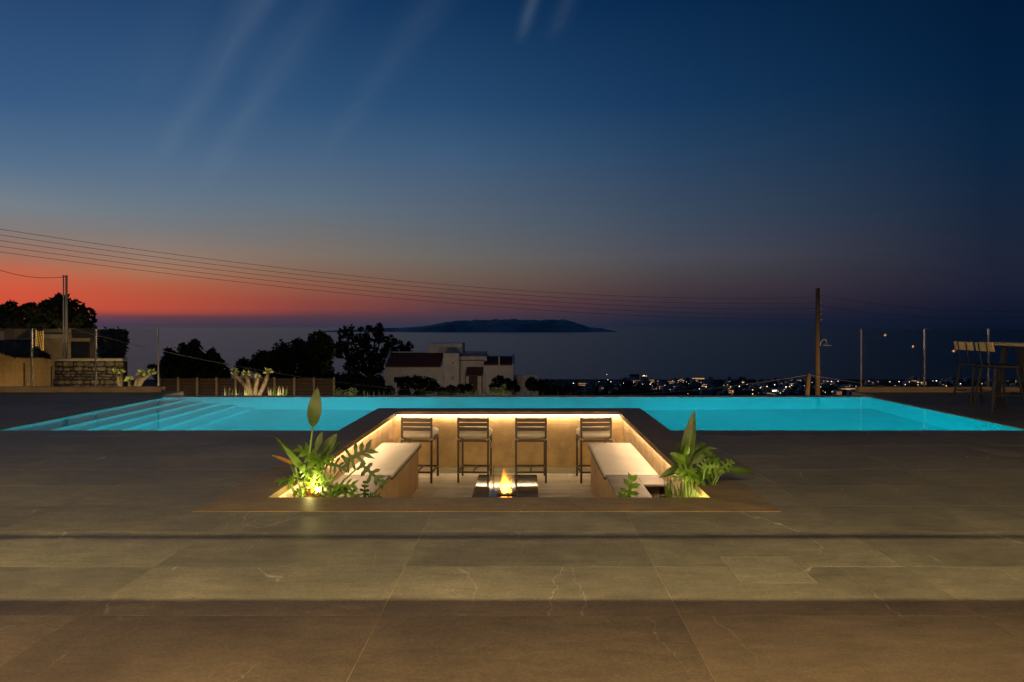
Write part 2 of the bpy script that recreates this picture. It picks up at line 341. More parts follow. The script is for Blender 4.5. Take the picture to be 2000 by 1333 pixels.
def lamp(name, parent, loc, col, watts, r=.03, spot=None, aim=None):
    L = bpy.data.lights.new(name, 'SPOT' if spot else 'POINT'); L.color = col; L.energy = watts; L.shadow_soft_size = r
    o = link(name, L, parent, loc)
    if spot:
        L.spot_size = R(spot); L.spot_blend = .6
        o.rotation_euler = (Vector(aim)).to_track_quat('-Z', 'Y').to_euler()
    return o

# ================================================================== SETTING
XL, XR, YF, YB = -6.63, 6.27, 7.61, 11.2           # pool
CX0, CX1, CY0, CY1 = -2.33, 1.775, 4.285, 9.63    # lounge coping, outer edge
IX0, IX1, IY0, IY1 = -1.95, 1.38, 4.63, 9.23      # lounge coping, inner edge
WX0, WX1, WY0, WY1 = -2.03, 1.46, 4.55, 9.31      # lounge wall faces
ZF = -.943
DECK_END = 12.15

# --- sea, island, land
def ground_z(x, y):
    if y < 11.6: return -2.6
    if y < 13: return -.75
    z = -.75 - (y-13)*.12 if y < 40 else 1.3 - .123*y - .3
    z = max(z, -108.5)
    if y > 120:
        z += 16*math.exp(-((x+180)/210)**2)*math.exp(-((y-520)/170)**2)
        z += 3.0*math.sin(x*.013+1)*math.sin(y*.017)*min(1, (y-120)/200)*(1 if y < 850 else .15)
    return max(z, -110.6 if y > 1225 else -109.5)
xs = sorted(set([-2500,-1800,-1300,-900,-650,-480] + list(range(-400,401,25)) + [480,650,900,1300,1800,2500] + [-12,12]))
ys = [-60,-30,0,11.55,11.62,12.5,13,15,18,22,27,33,40,50,60,75,90,110,130] + list(range(160,1230,30)) + [1250,1290]
mb = MB(); mb.v = [(x, y, ground_z(x, y) - (4 if y > 1260 else 0)) for y in ys for x in xs]
nx = len(xs); mb.f = [(j*nx+i, j*nx+i+1, (j+1)*nx+i+1, (j+1)*nx+i) for j in range(len(ys)-1) for i in range(nx-1)]; mb.m = [0]*len(mb.f)
struct(mb.build('terrain', M['terrain'], smooth=False))
mb = MB(); mb.add([(-60000,1150,-110),(60000,1150,-110),(60000,33000,-110),(-60000,33000,-110)], [(0,1,2,3)]); struct(mb.build('sea', M['sea']))
# island with a long low spit
prof = [(640,646),(668,645),(700,643.5),(740,641),(790,640),(830,637),(862,631),(885,627),(920,625.5),(960,624.5),(1000,623.5),(1030,625),(1060,625),(1095,624),(1115,627),(1135,634),(1150,639),(1175,641.5),(1195,646)]
mb = MB(); rows = 7; DI = 11000
for k in range(rows):
    t = k/(rows-1)                       # 0 shore to 1 ridge to back shore
    for i in range(110):
        x = 640 + (1195-640)*i/109
        y = np.interp(x, [a for a, b in prof], [b for a, b in prof])
        h = (648-y)*DI/F * math.sin(math.pi*t)**.8
        h *= 1 + .05*math.sin(i*1.3+k*2)*math.sin(i*.37+k)
        mb.v.append(((x-VX)*DI/F, DI + 1500*(t-.5)*(1+.2*math.sin(i*.2)), -111 + h))
mb.f = [(k*110+i, k*110+i+1, (k+1)*110+i+1, (k+1)*110+i) for k in range(rows-1) for i in range(109)]; mb.m = [0]*len(mb.f)
struct(mb.build('island', M['rock'], smooth=True))

# --- deck: light joint bed, stone tiles one by one
holes = [(XL-.16, XR+.16, YF, DECK_END+1), (CX0, CX1, CY0, CY1)]
TW, TD, TX, TY, GAP = 1.346, .56, .688, 2.75, .004
deck = bpy.data.objects.new('deck', None); COL.objects.link(deck)
bed = MB()
DX0, DX1, DY0 = -14.0, 14.0, -6.0
side = [(DX0, XL-.16, YF, DECK_END), (XR+.16, DX1, YF, DECK_END)]
allr = subtract([(DX0, DX1, DY0, YF)], holes[1]) + side
for r in allr: bed.box(*r, -.14, -.0018)
deck_bed = bed.build('deck_bed', M['grout']); deck_bed.parent = deck
struct(deck)
rest = MB()
i0, i1 = math.floor((DX0-TX)/TW), math.ceil((DX1-TX)/TW); j0, j1 = math.floor((DY0-TY)/TD), math.ceil((DECK_END-TY)/TD)
hatch = (1.085, 1.47, 3.10, 3.45)
ntile = 0; cache = {}
for j in range(j0, j1):
    for i in range(i0, i1):
        a, b, c_, d = TX+i*TW, TX+(i+1)*TW, TY+j*TD, TY+(j+1)*TD
        a = max(a, DX0); b = min(b, DX1); d = min(d, DECK_END)
        full = [(a+GAP/2, b-GAP/2, c_+GAP/2, d-GAP/2)]
        rr = []
        for reg in [(DX0, DX1, DY0, YF)] + side:
            for f in full:
                k = (max(f[0],reg[0]), min(f[1],reg[1]), max(f[2],reg[2]), min(f[3],reg[3]))
                if k[1]-k[0] > .02 and k[3]-k[2] > .02: rr.append(k)
        rr = subtract(subtract(rr, holes[1]), hatch)
        if not rr: continue
        vis = False
        for q_ in rr:
            for X in (q_[0], q_[1]):
                for Y in (q_[2], q_[3]):
                    if Y > 1.9 and -60 < VX + X*F/Y < 2060: vis = True
        if vis:
            key = (round(rr[0][1]-rr[0][0],3), round(rr[0][3]-rr[0][2],3)) if len(rr) == 1 else None
            ox, oy = rr[0][0], rr[0][2]
            if key and key in cache: me = cache[key]
            else:
                m_ = MB()
                for q_ in rr: m_.box(q_[0]-ox, q_[1]-ox, q_[2]-oy, q_[3]-oy, -.012, 0)
                me = m_.mesh('tile', M['tile'])
                if key: cache[key] = me
            o = link('tile', me, deck, (ox, oy, random.uniform(-.0006, .0006))); ntile += 1
        else:
            for q_ in rr: rest.box(*q_, -.012, -.0003)
o = rest.build('tile_field', M['tile'], deck); o['kind'] = 'stuff'
print('tiles', ntile)
# hatch cover set in the deck, drain slot before the lounge
t = thing('hatch_cover', 'square stone access hatch set flush in the deck, thin recessed outline', 'hatch', (0,0,0))
MB().box(hatch[0]+.0045, hatch[1]-.0045, hatch[2]+.0045, hatch[3]-.0045, -.012, -.0006).build('cover_tile', M['hatch'], t)
f_ = MB()
for r in subtract([(hatch[0]+.001, hatch[1]-.001, hatch[2]+.001, hatch[3]-.001)], (hatch[0]+.003, hatch[1]-.003, hatch[2]+.003, hatch[3]-.003)): f_.box(*r, -.012, -.0004)
f_.build('edge_frame', M['rimstone'], t)

# --- pool
basin = bpy.data.objects.new('pool_basin', None); COL.objects.link(basin); struct(basin)
ZB = -1.55; ZW = -.012
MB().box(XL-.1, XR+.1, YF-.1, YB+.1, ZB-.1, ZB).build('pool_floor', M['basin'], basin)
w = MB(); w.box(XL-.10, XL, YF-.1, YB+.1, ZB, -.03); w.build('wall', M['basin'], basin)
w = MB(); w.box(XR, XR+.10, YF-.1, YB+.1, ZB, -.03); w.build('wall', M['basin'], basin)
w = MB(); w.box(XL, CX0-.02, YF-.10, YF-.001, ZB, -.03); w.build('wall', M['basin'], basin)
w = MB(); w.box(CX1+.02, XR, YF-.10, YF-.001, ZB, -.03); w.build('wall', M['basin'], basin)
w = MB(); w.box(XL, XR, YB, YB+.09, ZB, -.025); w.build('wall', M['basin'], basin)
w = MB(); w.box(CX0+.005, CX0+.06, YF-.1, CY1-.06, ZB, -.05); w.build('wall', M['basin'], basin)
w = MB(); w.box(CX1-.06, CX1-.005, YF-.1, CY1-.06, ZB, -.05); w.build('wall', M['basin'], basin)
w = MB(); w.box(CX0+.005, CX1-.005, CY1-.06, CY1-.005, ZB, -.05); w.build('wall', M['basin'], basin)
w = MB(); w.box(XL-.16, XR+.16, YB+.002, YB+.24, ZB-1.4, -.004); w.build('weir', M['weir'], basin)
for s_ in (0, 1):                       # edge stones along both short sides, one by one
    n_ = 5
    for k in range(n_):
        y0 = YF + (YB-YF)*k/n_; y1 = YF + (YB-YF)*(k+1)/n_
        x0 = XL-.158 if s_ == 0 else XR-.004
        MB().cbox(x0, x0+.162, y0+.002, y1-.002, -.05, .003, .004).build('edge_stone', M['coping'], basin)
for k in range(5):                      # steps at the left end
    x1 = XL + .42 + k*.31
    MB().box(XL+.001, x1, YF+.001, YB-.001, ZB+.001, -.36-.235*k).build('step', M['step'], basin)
wm = MB()
for r in subtract([(XL+.001, XR-.005, YF+.0005, YB+.001)], (CX0, CX1, 0, CY1)):
    x0, x1, y0, y1 = r; wm.add([(x0,y0,ZW),(x1,y0,ZW),(x1,y1,ZW),(x0,y1,ZW)], [(0,1,2,3)])
wme = bpy.data.meshes.new('pool_water'); wme.from_pydata(wm.v, [], wm.f); wme.materials.append(M['water']); wme.update()
struct(link('pool_water', wme))
def pool_lamp(loc, dirv, label):
    t = thing('pool_lamp', label, 'pool lamp', loc, 'underwater lamps in the pool wall')
    t.rotation_euler = Vector(dirv).to_track_quat('Z', 'Y').to_euler()
    MB().lathe([(.13,0),(.13,.012),(.105,.02)], n=20).build('rim', M['steel'], t)
    MB().lathe([(.10,.014),(.10,.024)], n=20).build('lens', M['poollamp'], t)
for x, z, n_ in ((-4.6,-.30,'leftmost, beside the pool steps'), (-3.1,-.40,'just left of the lounge'), (2.5,-.5,'just right of the lounge'), (3.9,-.5,'middle of the right half'), (5.3,-.45,'rightmost')):
    pool_lamp((x, YF, z), (0,1,0), 'round underwater lamp in the near pool wall, ' + n_)
pool_lamp((CX0+.004, 8.75, -.22), (-1,0,0), 'round underwater lamp on the left side of the lounge, facing the pool steps')
pool_lamp((CX1-.004, 8.62, -.40), (1,0,0), 'round underwater lamp on the right side of the lounge, facing the right pool wall')
for i, x in enumerate((-1.4, .8)):
    pool_lamp((x, CY1-.003, -.55), (0,1,0), ('left' if i == 0 else 'right') + ' round underwater lamp in the pool wall behind the lounge')

# ================================================================== SUNKEN LOUNGE
lg = thing('sunken_lounge', 'sunken sand coloured lounge pit cut into the pool, lit under its rim', 'sunken lounge', (0,0,ZF))
def lp(mbx, name, m, sm=False):
    o = mbx.build(name, m, lg, sm); o.location = (0,0,-ZF); return o
lp(MB().box(WX0-.2, WX1+.2, WY1, WY1+.2, ZF-.1, -.0505), 'back_wall', M['plaster'])
lp(MB().box(WX0-.2, WX0, WY0, WY1-.001, ZF-.1, -.0505), 'side_wall', M['plaster'])
lp(MB().box(WX1, WX1+.2, WY0, WY1-.001, ZF-.1, -.0505), 'side_wall', M['plaster'])
lp(MB().box(WX0-.2, WX1+.2, WY0-.2, WY0-.001, ZF-.1, -.0505), 'front_wall', M['plaster'])
lp(MB().box(WX0+.002, WX1-.002, WY1-.012, WY1-.0005, ZF, ZF+.085), 'skirting', M['lounge_floor'])
lp(MB().box(WX0-.19, WX1+.19, WY0-.19, WY1+.19, ZF-.2, ZF-.012), 'floor_bed', M['grout'])
fx = [WX0+.001, -1.24, -.32, .60, WX1-.001]; fy = [WY0+.001] + [5.2+.6*k for k in range(7)] + [WY1-.001]
for i in range(len(fx)-1):
    for j in range(len(fy)-1): lp(MB().box(fx[i]+.0015, fx[i+1]-.0015, fy[j]+.0015, fy[j+1]-.0015, ZF-.011, ZF-.0005*random.random()), 'floor_tile', M['lounge_floor'])
# coping slabs, mitred at the corners
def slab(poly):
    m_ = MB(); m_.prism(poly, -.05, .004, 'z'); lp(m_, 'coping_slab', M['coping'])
g_ = .0015
def run(p0, p1, q0, q1, n):     # outer edge p0-p1, inner edge q0-q1
    p0, p1, q0, q1 = map(Vector, (p0, p1, q0, q1))
    for k in range(n):
        a, b = k/n, (k+1)/n
        pa, pb, qa, qb = p0.lerp(p1,a), p0.lerp(p1,b), q0.lerp(q1,a), q0.lerp(q1,b)
        dd_ = (p1-p0).normalized()*g_
        slab([tuple(pa+dd_), tuple(pb-dd_), tuple(qb-dd_), tuple(qa+dd_)])
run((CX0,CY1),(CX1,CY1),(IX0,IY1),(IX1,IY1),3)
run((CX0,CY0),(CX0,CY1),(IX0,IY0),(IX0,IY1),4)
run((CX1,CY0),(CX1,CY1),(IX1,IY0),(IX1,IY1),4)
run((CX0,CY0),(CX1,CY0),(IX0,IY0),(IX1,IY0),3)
# led tape under the rim
def led(x0, x1, y0, y1, lab):
    t = thing('led_strip', lab, 'led strip', ((x0+x1)/2, (y0+y1)/2, -.056))
    cx, cy = (x0+x1)/2, (y0+y1)/2
    MB().box(x0-cx, x1-cx, y0-cy, y1-cy, 0, .005).build('channel', M['steel'], t)
    e = .002; MB().box(x0-cx+e, x1-cx-e, y0-cy+e, y1-cy-e, -.006, -.0005).build('diffuser', M['led'], t)
led(WX0+.05, WX1-.05, WY1-.040, WY1-.018, 'warm white led strip under the back rim of the sunken lounge')
led(WX0+.018, WX0+.040, 4.9, WY1-.05, 'warm white led strip under the left rim of the sunken lounge')
led(WX1-.040, WX1-.018, 4.9, WY1-.05, 'warm white led strip under the right rim of the sunken lounge')

# benches and planter boxes
ZT = -.34
def bench(xw, xf, lab):
    s = 1 if xf > xw else -1
    t = thing('bench', lab, 'bench', ((xw+xf)/2, 7.6, ZF)); L = (-(xw+xf)/2, -7.6, -ZF)
    a, b = sorted((xw+s*.001, xf-s*.035))
    MB().box(a, b, 6.745, 8.52, ZF+.001, ZT-.055).build('front', M['bench_wood'], t, loc=L)
    a, b = sorted((xw+s*.003, xf))
    MB().box(a, b, 6.745, 8.57, ZT-.053, ZT-.038).build('seat_board', M['stool'], t, loc=L)
    MB().cbox(a, b, 6.75, 8.59, ZT-.036, ZT, .012).build('seat_pad', M['bench_top'], t, loc=L)
bench(WX0, -1.47, 'left built-in bench of the sunken lounge with pale seat pad')
bench(WX1, .85, 'right built-in bench of the sunken lounge with pale seat pad')
def planter(xw, xf, xo, lab):
    s = 1 if xf > xw else -1
    t = thing('planter_box', lab, 'planter', ((xw+xf)/2, 5.6, ZF)); L = (-(xw+xf)/2, -5.6, -ZF)
    a, b = sorted((xf, xf-s*.02)); MB().box(a, b, WY0+.002, 6.735, ZF+.001, ZT-.024).build('side_panel', M['bench_wood'], t, loc=L)
    a, b = sorted((xf+s*.004, xo)); MB().cbox(a, b, WY0+.003, 6.738, ZT-.022, ZT+.002, .003).build('rim', M['rimstone'], t, loc=L)
    a, b = sorted((xo-s*.001, xw+s*.002)); MB().cbox(a, b, 6.33, 6.738, ZT-.022, ZT+.002, .003).build('rim', M['rimstone'], t, loc=L)
    a, b = sorted((xo, xo+s*.02)); MB().box(a, b, WY0+.003, 6.30, ZF+.1, ZT-.024).build('liner', M['dark_open'], t, loc=L)
    a, b = sorted((xo-s*.0, xw+s*.003)); MB().box(a, b, WY0+.01, 6.40, ZF+.05, ZT-.12).build('soil', M['soil'], t, loc=L)
    gm = MB()
    for k in range(420):
        x = random.uniform(a+.01, b-.01); y = random.uniform(WY0+.03, 6.38); r = random.uniform(.008,.02); z = ZT-.118+r*.3
        vs = [(x+r*random.uniform(.7,1.2)*dx_, y+r*random.uniform(.7,1.2)*dy_, z+r*.7*dz_) for dx_,dy_,dz_ in ((1,0,0),(-1,0,0),(0,1,0),(0,-1,0),(0,0,1),(0,0,-1))]
        gm.add(vs, [(0,2,4),(2,1,4),(1,3,4),(3,0,4),(2,0,5),(1,2,5),(3,1,5),(0,3,5)])
    o = gm.build('gravel', M['gravel'], t, loc=L); o['kind'] = 'stuff'
planter(WX0, -1.50, -1.80, 'stone rimmed planter box at the near end of the left bench')
planter(WX1, .87, 1.20, 'stone rimmed planter box at the near end of the right bench')

# --- counter stools
def make_stool():
    t = thing('bar_stool', '', 'stool')
    w, dp, h, sz = .225, .21, .935, .62
    for sx_ in (-1, 1):
        MB().bar((sx_*(w-.0125), -dp, 0), (sx_*(w-.0125), -dp, h), .027, .027).build('leg', M['stool'], t)
        MB().bar((sx_*(w-.0125), dp, 0), (sx_*(w-.0125), dp, sz), .027, .027).build('leg', M['stool'], t)
        MB().box(sx_*(w-.0125)-.009, sx_*(w-.0125)+.009, -dp+.014, dp-.014, .14, .165).build('stretcher', M['stool'], t)
    for z0, z1 in ((.870, .923), (.807, .858), (.745, .795)):
        MB().box(-w+.026, w-.026, -dp-.009, -dp+.007, z0, z1).build('back_slat', M['stool'], t)
    fr_ = MB(); 
    for y in (-dp, dp): fr_.box(-w+.026, w-.026, y-.011, y+.011, sz-.035, sz-.002)
    for sx_ in (-1, 1): fr_.box(sx_*(w-.0125)-.010, sx_*(w-.0125)+.010, -dp+.014, dp-.014, sz-.035, sz-.003)
    fr_.build('seat_frame', M['stool'], t)
    MB().box(-w+.026, w-.026, -dp-.008, -dp+.008, .14, .165).build('foot_rail', M['stool'], t)
    MB().box(-w+.026, w-.026, dp-.008, dp+.008, .14, .165).build('foot_rail', M['stool'], t)
    MB().box(-.012, .012, -dp+.009, dp-.009, .146, .16).build('stretcher', M['stool'], t)
    # soft cushion with a sagging underside and two ties
    n = 10; cu = MB(); vs = []
    for side_ in (0, 1):
        for j in range(n+1):
            for i in range(n+1):
                u_, v_ = i/n*2-1, j/n*2-1; e = (1-abs(u_)**8)*(1-abs(v_)**8)
                x = u_*(w+.012)*(1-.05*abs(v_)**6); y = v_*(dp+.01)*(1-.05*abs(u_)**6)
                z = sz + .060 + (1 if side_ else -1)*(.016+.044*e**.4) + .004*math.sin(3*u_+2)*math.cos(2.5*v_)
                vs.append((x, y, z))
    K = (n+1)**2; fs = []
    for j in range(n):
        for i in range(n):
            a = j*(n+1)+i; fs += [(a, a+n+1, a+n+2, a+1), (K+a, K+a+1, K+a+n+2, K+a+n+1)]
    rim = [i for i in range(n+1)] + [j*(n+1)+n for j in range(1,n+1)] + [n*(n+1)+i for i in range(n-1,-1,-1)] + [j*(n+1) for j in range(n-1,0,-1)]
    for a, b in zip(rim, rim[1:]+rim[:1]): fs.append((a, b, K+b, K+a))
    c_ = cu.add(vs, fs).build('cushion', M['cushion'], t, True)
    for sx_ in (-1, 1):
        x = sx_*(w+.004)
        tm = MB(); tm.tube([(x*.93, -dp+.02, sz+.03), (x, -dp-.02, sz+.02), (x+sx_*.02, -dp-.028, sz-.01), (x+sx_*.035, -dp-.03, sz-.05), (x+sx_*.03, -dp-.026, sz-.11)], .005, 5)
        tm.tube([(x, -dp-.02, sz+.02), (x-sx_*.03, -dp-.03, sz-.005), (x-sx_*.05, -dp-.026, sz+.004)], .005, 5)
        tm.build('tie', M['cushion'], c_)
    return t
st = make_stool()
labs = ['leftmost counter stool in the sunken lounge, beside the left bench', 'second counter stool from the left, behind the fire table on its left', 'third counter stool from the left, behind the fire table on its right', 'rightmost counter stool in the sunken lounge, partly behind the right bench']
for i, (x, a) in enumerate(((-1.553, 4), (-.755, 2.5), (.055, -1), (.972, -3.5))):
    o = st if i == 0 else copy_tree(st)
    o.location = (x, 8.955, ZF); o.rotation_euler.z = R(-a); o['label'] = labs[i]; o['group'] = 'counter stools along the lounge back wall'

# --- fire table, guard and flame
TZ = -.59
t = thing('fire_table', 'low polished dark marble fire table in the middle of the lounge', 'fire table', (-.24, 7.15, ZF)); L = (.24, -7.15, -ZF)
MB().cbox(-.61, .13, 6.52, 7.79, TZ-.04, TZ, .006).build('top', M['marble'], t, loc=L)
MB().cbox(-.53, .05, 6.62, 7.69, ZF+.001, TZ-.041, .006).build('base', M['marble'], t, loc=L)
MB().cbox(-.335, -.145, 6.83, 6.97, TZ+.0005, TZ+.012, .004).build('burner', M['black_steel'], t, loc=L)
gx0, gx1, gy0, gy1 = -.375, -.105, 6.76, 7.04
for r in ((gx0, gx1, gy0-.003, gy0+.003), (gx0, gx1, gy1-.003, gy1+.003), (gx0-.003, gx0+.003, gy0+.006, gy1-.006), (gx1-.003, gx1+.003, gy0+.006, gy1-.006)):
    MB().box(*r, TZ+.001, TZ+.29).build('glass_pane', M['glass'], t, loc=L)
pm = MB()
for k in range(60):
    x_, y_, r_ = random.uniform(-.335,-.145), random.uniform(6.83,6.97), random.uniform(.006,.012)
    pm.lathe([(.001,-r_*.6),(r_,0),(.001,r_*.6)], (x_, y_, TZ+.013+r_*.4), 6)
o = pm.build('burner_pebbles', M['gravel'], t, loc=L); o['kind'] = 'stuff'
fl = thing('flame', 'tall white-hot orange flame burning inside the glass guard', 'flame', (-.24, 6.9, TZ+.012))
def tongue(cx, cy, h, r, ph, m, name):
    n, k = 10, 12; vs = []
    for i in range(k+1):
        tt = i/k; rr = r*(math.sin(math.pi*min(1, tt*.9+.12))**.9)*(1-tt)**.45 + .001
        ox = .022*math.sin(tt*4+ph)*tt*1.4; oy = .012*math.cos(tt*5+ph)*tt
        for j in range(n):
            a = 2*math.pi*j/n; q_ = 1+.22*math.sin(3*a+tt*7+ph); vs.append((cx+ox+rr*q_*math.cos(a), cy+oy+rr*q_*math.sin(a)*.8, tt*h))
    fs = [(i*n+j, i*n+(j+1)%n, (i+1)*n+(j+1)%n, (i+1)*n+j) for i in range(k) for j in range(n)]
    MB().add(vs, fs).build(name, m, fl, True)
tongue(.004, 0, .20, .026, .3, M['flame_core'], 'tongue'); tongue(-.016, .012, .14, .017, 2.6, M['flame_core'], 'tongue'); tongue(.022, .008, .12, .014, 4.4, M['flame_core'], 'tongue')
tongue(.002, 0, .27, .046, 1.7, M['flame'], 'tongue'); tongue(-.03, 0, .19, .022, 3.3, M['flame'], 'tongue'); tongue(.03, .01, .22, .02, .9, M['flame'], 'tongue'); tongue(-.035, .02, .13, .018, 2.1, M['flame'], 'tongue'); tongue(.04, .015, .15, .02, 4.0, M['flame'], 'tongue')
tongue(.012, -.02, .255, .016, 1.1, M['flame'], 'tongue'); tongue(-.015, -.03, .09, .02, 5.2, M['flame'], 'tongue'); tongue(.05, -.02, .07, .014, .2, M['flame'], 'tongue')

# ================================================================== PLANTS IN THE LOUNGE
def blade(base, tip, width, prof, face=(0,-1,0), bend=0., fold=.25, n=14, wave=0.):
    base = Vector(base); tip = Vector(tip); ax = tip-base; Ln = ax.length; ax.normalize()
    nrm = Vector(face) - ax*Vector(face).dot(ax); nrm.normalize(); sd = ax.cross(nrm)
    mb_ = MB(); vs = []
    for i in range(n+1):
        t_ = i/n; c0 = base + ax*Ln*t_ + nrm*bend*Ln*math.sin(math.pi*t_)*.5 - Vector((0,0,1))*abs(bend)*Ln*t_*t_*.3
        hw = width/2*prof(t_)
        wv = wave*width*math.sin(t_*17)
        vs += [c0 - sd*hw + nrm*(fold*hw+wv), c0 - sd*hw*.5 + nrm*fold*hw*.42, c0, c0 + sd*hw*.5 + nrm*fold*hw*.42, c0 + sd*hw + nrm*(fold*hw-wv)]
    fs = [(i*5+j, i*5+j+1, i*5+j+6, i*5+j+5) for i in range(n) for j in range(4)]
    return mb_.add(vs, fs)
def paddle(t): return max(.02, (math.sin(math.pi*min(1, t**.9*.97+.025)))**.75 * (1-.25*t)*1.1)
def lance(t): return max(.02, (math.sin(math.pi*(t**.75*.97+.015)))**.9)
def lobed(base, tip, width, face=(0,-1,0), seed=0, droop=.2, pairs=4):
    rg = random.Random(seed); base = Vector(base); tip = Vector(tip); ax = tip-base; Ln = ax.length; ax.normalize()
    nrm = Vector(face) - ax*Vector(face).dot(ax); nrm.normalize(); sd = ax.cross(nrm)
    mb_ = MB()
    def mid(t_): return base + ax*Ln*t_ + nrm*.12*Ln*math.sin(math.pi*t_) - Vector((0,0,1))*droop*Ln*t_*t_*.4
    n = 12; vs = []
    for i in range(n+1):
        t_ = i/n; hw = width*.10*max(.08, math.sin(math.pi*min(1, t_*.9+.13))**.6); c0 = mid(t_)
        vs += [c0-sd*hw+nrm*hw*.3, c0, c0+sd*hw+nrm*hw*.3]
    mb_.add(vs, [(i*3+j, i*3+j+1, i*3+j+4, i*3+j+3) for i in range(n) for j in range(2)])
    for k in range(pairs+1):
        t_ = .04 + .84*k/pairs
        for s in (-1, 1):
            a = R(112 - 78*k/pairs + rg.uniform(-8,8)); ll = width*.5*(.75+.5*math.sin(math.pi*(k+.8)/(pairs+1.6)))*rg.uniform(.85,1.12)
            dr = (ax*math.cos(a) + sd*s*math.sin(a)).normalized(); wd = Ln*.34/(pairs+1)*rg.uniform(.8,1.25)+.002
            pr = dr.cross(nrm).normalized(); c0 = mid(t_); vs = []
            for i in range(6):
                u_ = i/5; hw = wd*(1-.25*u_)*(1 if u_ < .65 else max(.06, 1-((u_-.65)/.35)**1.5)) * (1+.25*math.sin(u_*9+k))
                cc_ = c0 + dr*ll*u_ + nrm*(.22*ll*u_ - .30*ll*u_*u_) - Vector((0,0,1))*droop*ll*u_*u_*.5
                vs += [cc_-pr*hw+nrm*hw*.15, cc_+pr*hw+nrm*hw*.15]
            mb_.add(vs, [(i*2, i*2+1, i*2+3, i*2+2) for i in range(5)])
    return mb_
def stalk(a, b, r0, r1, sag=.0):
    a = Vector(a); b = Vector(b); m = a.lerp(b,.5) + Vector((-(b.x-a.x)*.22, 0, (b-a).length*.06))
    pts = [a*(1-u)**2 + m*2*u*(1-u) + b*u*u for u in [i/7 for i in range(8)]]
    return MB().tube(pts, [r0+(r1-r0)*i/7 for i in range(8)], 6)
def plant(name, lab, root, leaves, Y0):
    t = thing(name, lab, 'plant', root); L = -Vector(root)
    for i, lf in enumerate(leaves):
        kind, bx, by, tx, ty, wpx = lf[:6]; opt = lf[6] if len(lf) > 6 else {}
        d = opt.get('d', 0); dt = opt.get('dt', random.uniform(-.08,.08))
        b = P(bx, by, Y0+d); tp = P(tx, ty, Y0+d+dt); wd = wpx*(Y0+d)/F
        face = opt.get('face', (random.uniform(-.3,.3), -1, .35)); m_ = M[opt.get('m', 'leaf2' if kind in 'pl' else 'leaf')]
        if kind == 'p': o = blade(b, tp, wd, paddle, face, opt.get('bend',.08), opt.get('fold',.3), wave=.02)
        elif kind == 'l': o = blade(b, tp, wd, lance, face, opt.get('bend',.15), opt.get('fold',.35))
        else: o = lobed(b, tp, wd, face, i+int(root[0]*50), opt.get('droop',.2), opt.get('pairs',4))
        lo = o.build('leaf', m_, t, True, L)
        if opt.get('stalk', True):
            rt = Vector(root) + Vector((random.uniform(-.04,.04), random.uniform(-.04,.04), 0))
            if 'from' in opt: rt = P(*opt['from'], Y0+d*.3)
            so = stalk(rt, b, opt.get('r',.010), opt.get('r',.010)*.55).build('stalk', M[opt.get('sm','stalk')], lo, True, None)
            so.location = (0,0,0)
    return t
def filler(x0, x1, y0, y1, n, seed):
    rg = random.Random(seed); out = []
    for k in range(n):
        bx, by = rg.uniform(x0,x1), rg.uniform(y0,y1); a = rg.uniform(-1.9,1.9); l = rg.uniform(22,40)
        out.append(('f', bx, by, bx+l*math.sin(a), by-l*math.cos(a)*.8, rg.uniform(22,36), dict(d=rg.uniform(-.05,.25), m=rg.choice(['leaf','leaf','leaf2']), face=(rg.uniform(-.5,.5),-1,rg.uniform(.1,.9)), pairs=rg.choice([3,4,5]), droop=rg.uniform(.1,.5))))
    return out
YL = 5.12; rl = (-1.82, 5.12, ZT-.13)
plant('bird_of_paradise', 'tall paddle-leaved plant in the left planter, one leaf standing high over the pool', rl, [
    ('p', 611, 834, 620, 756, 27, dict(dt=.02, face=(.25,-1,.1), r=.013, fold=.22)),
    ('p', 596, 915, 537, 851, 15, dict(d=.05, dt=.1)), ('p', 603, 930, 551, 866, 13, dict(d=-.03, m='leaf', fold=.15, r=.012)),
    ('l', 576, 908, 531, 887, 7, dict(m='leafdry', d=-.05)), ('p', 633, 884, 659, 846, 20, dict(d=.06, fold=.3)),
    ('p', 618, 880, 630, 842, 13, dict(d=.12)), ('p', 640, 890, 668, 862, 12, dict(d=.15)),
    ('l', 590, 935, 566, 905, 9, dict(d=.1)), ('p', 606, 905, 597, 862, 11, dict(d=.13)), ('p', 624, 905, 645, 868, 13, dict(d=.02)),
    ('l', 615, 925, 606, 885, 9, dict(d=.02, m='leaf')), ('l', 626, 930, 632, 893, 8, dict(d=-.04)) ], YL)
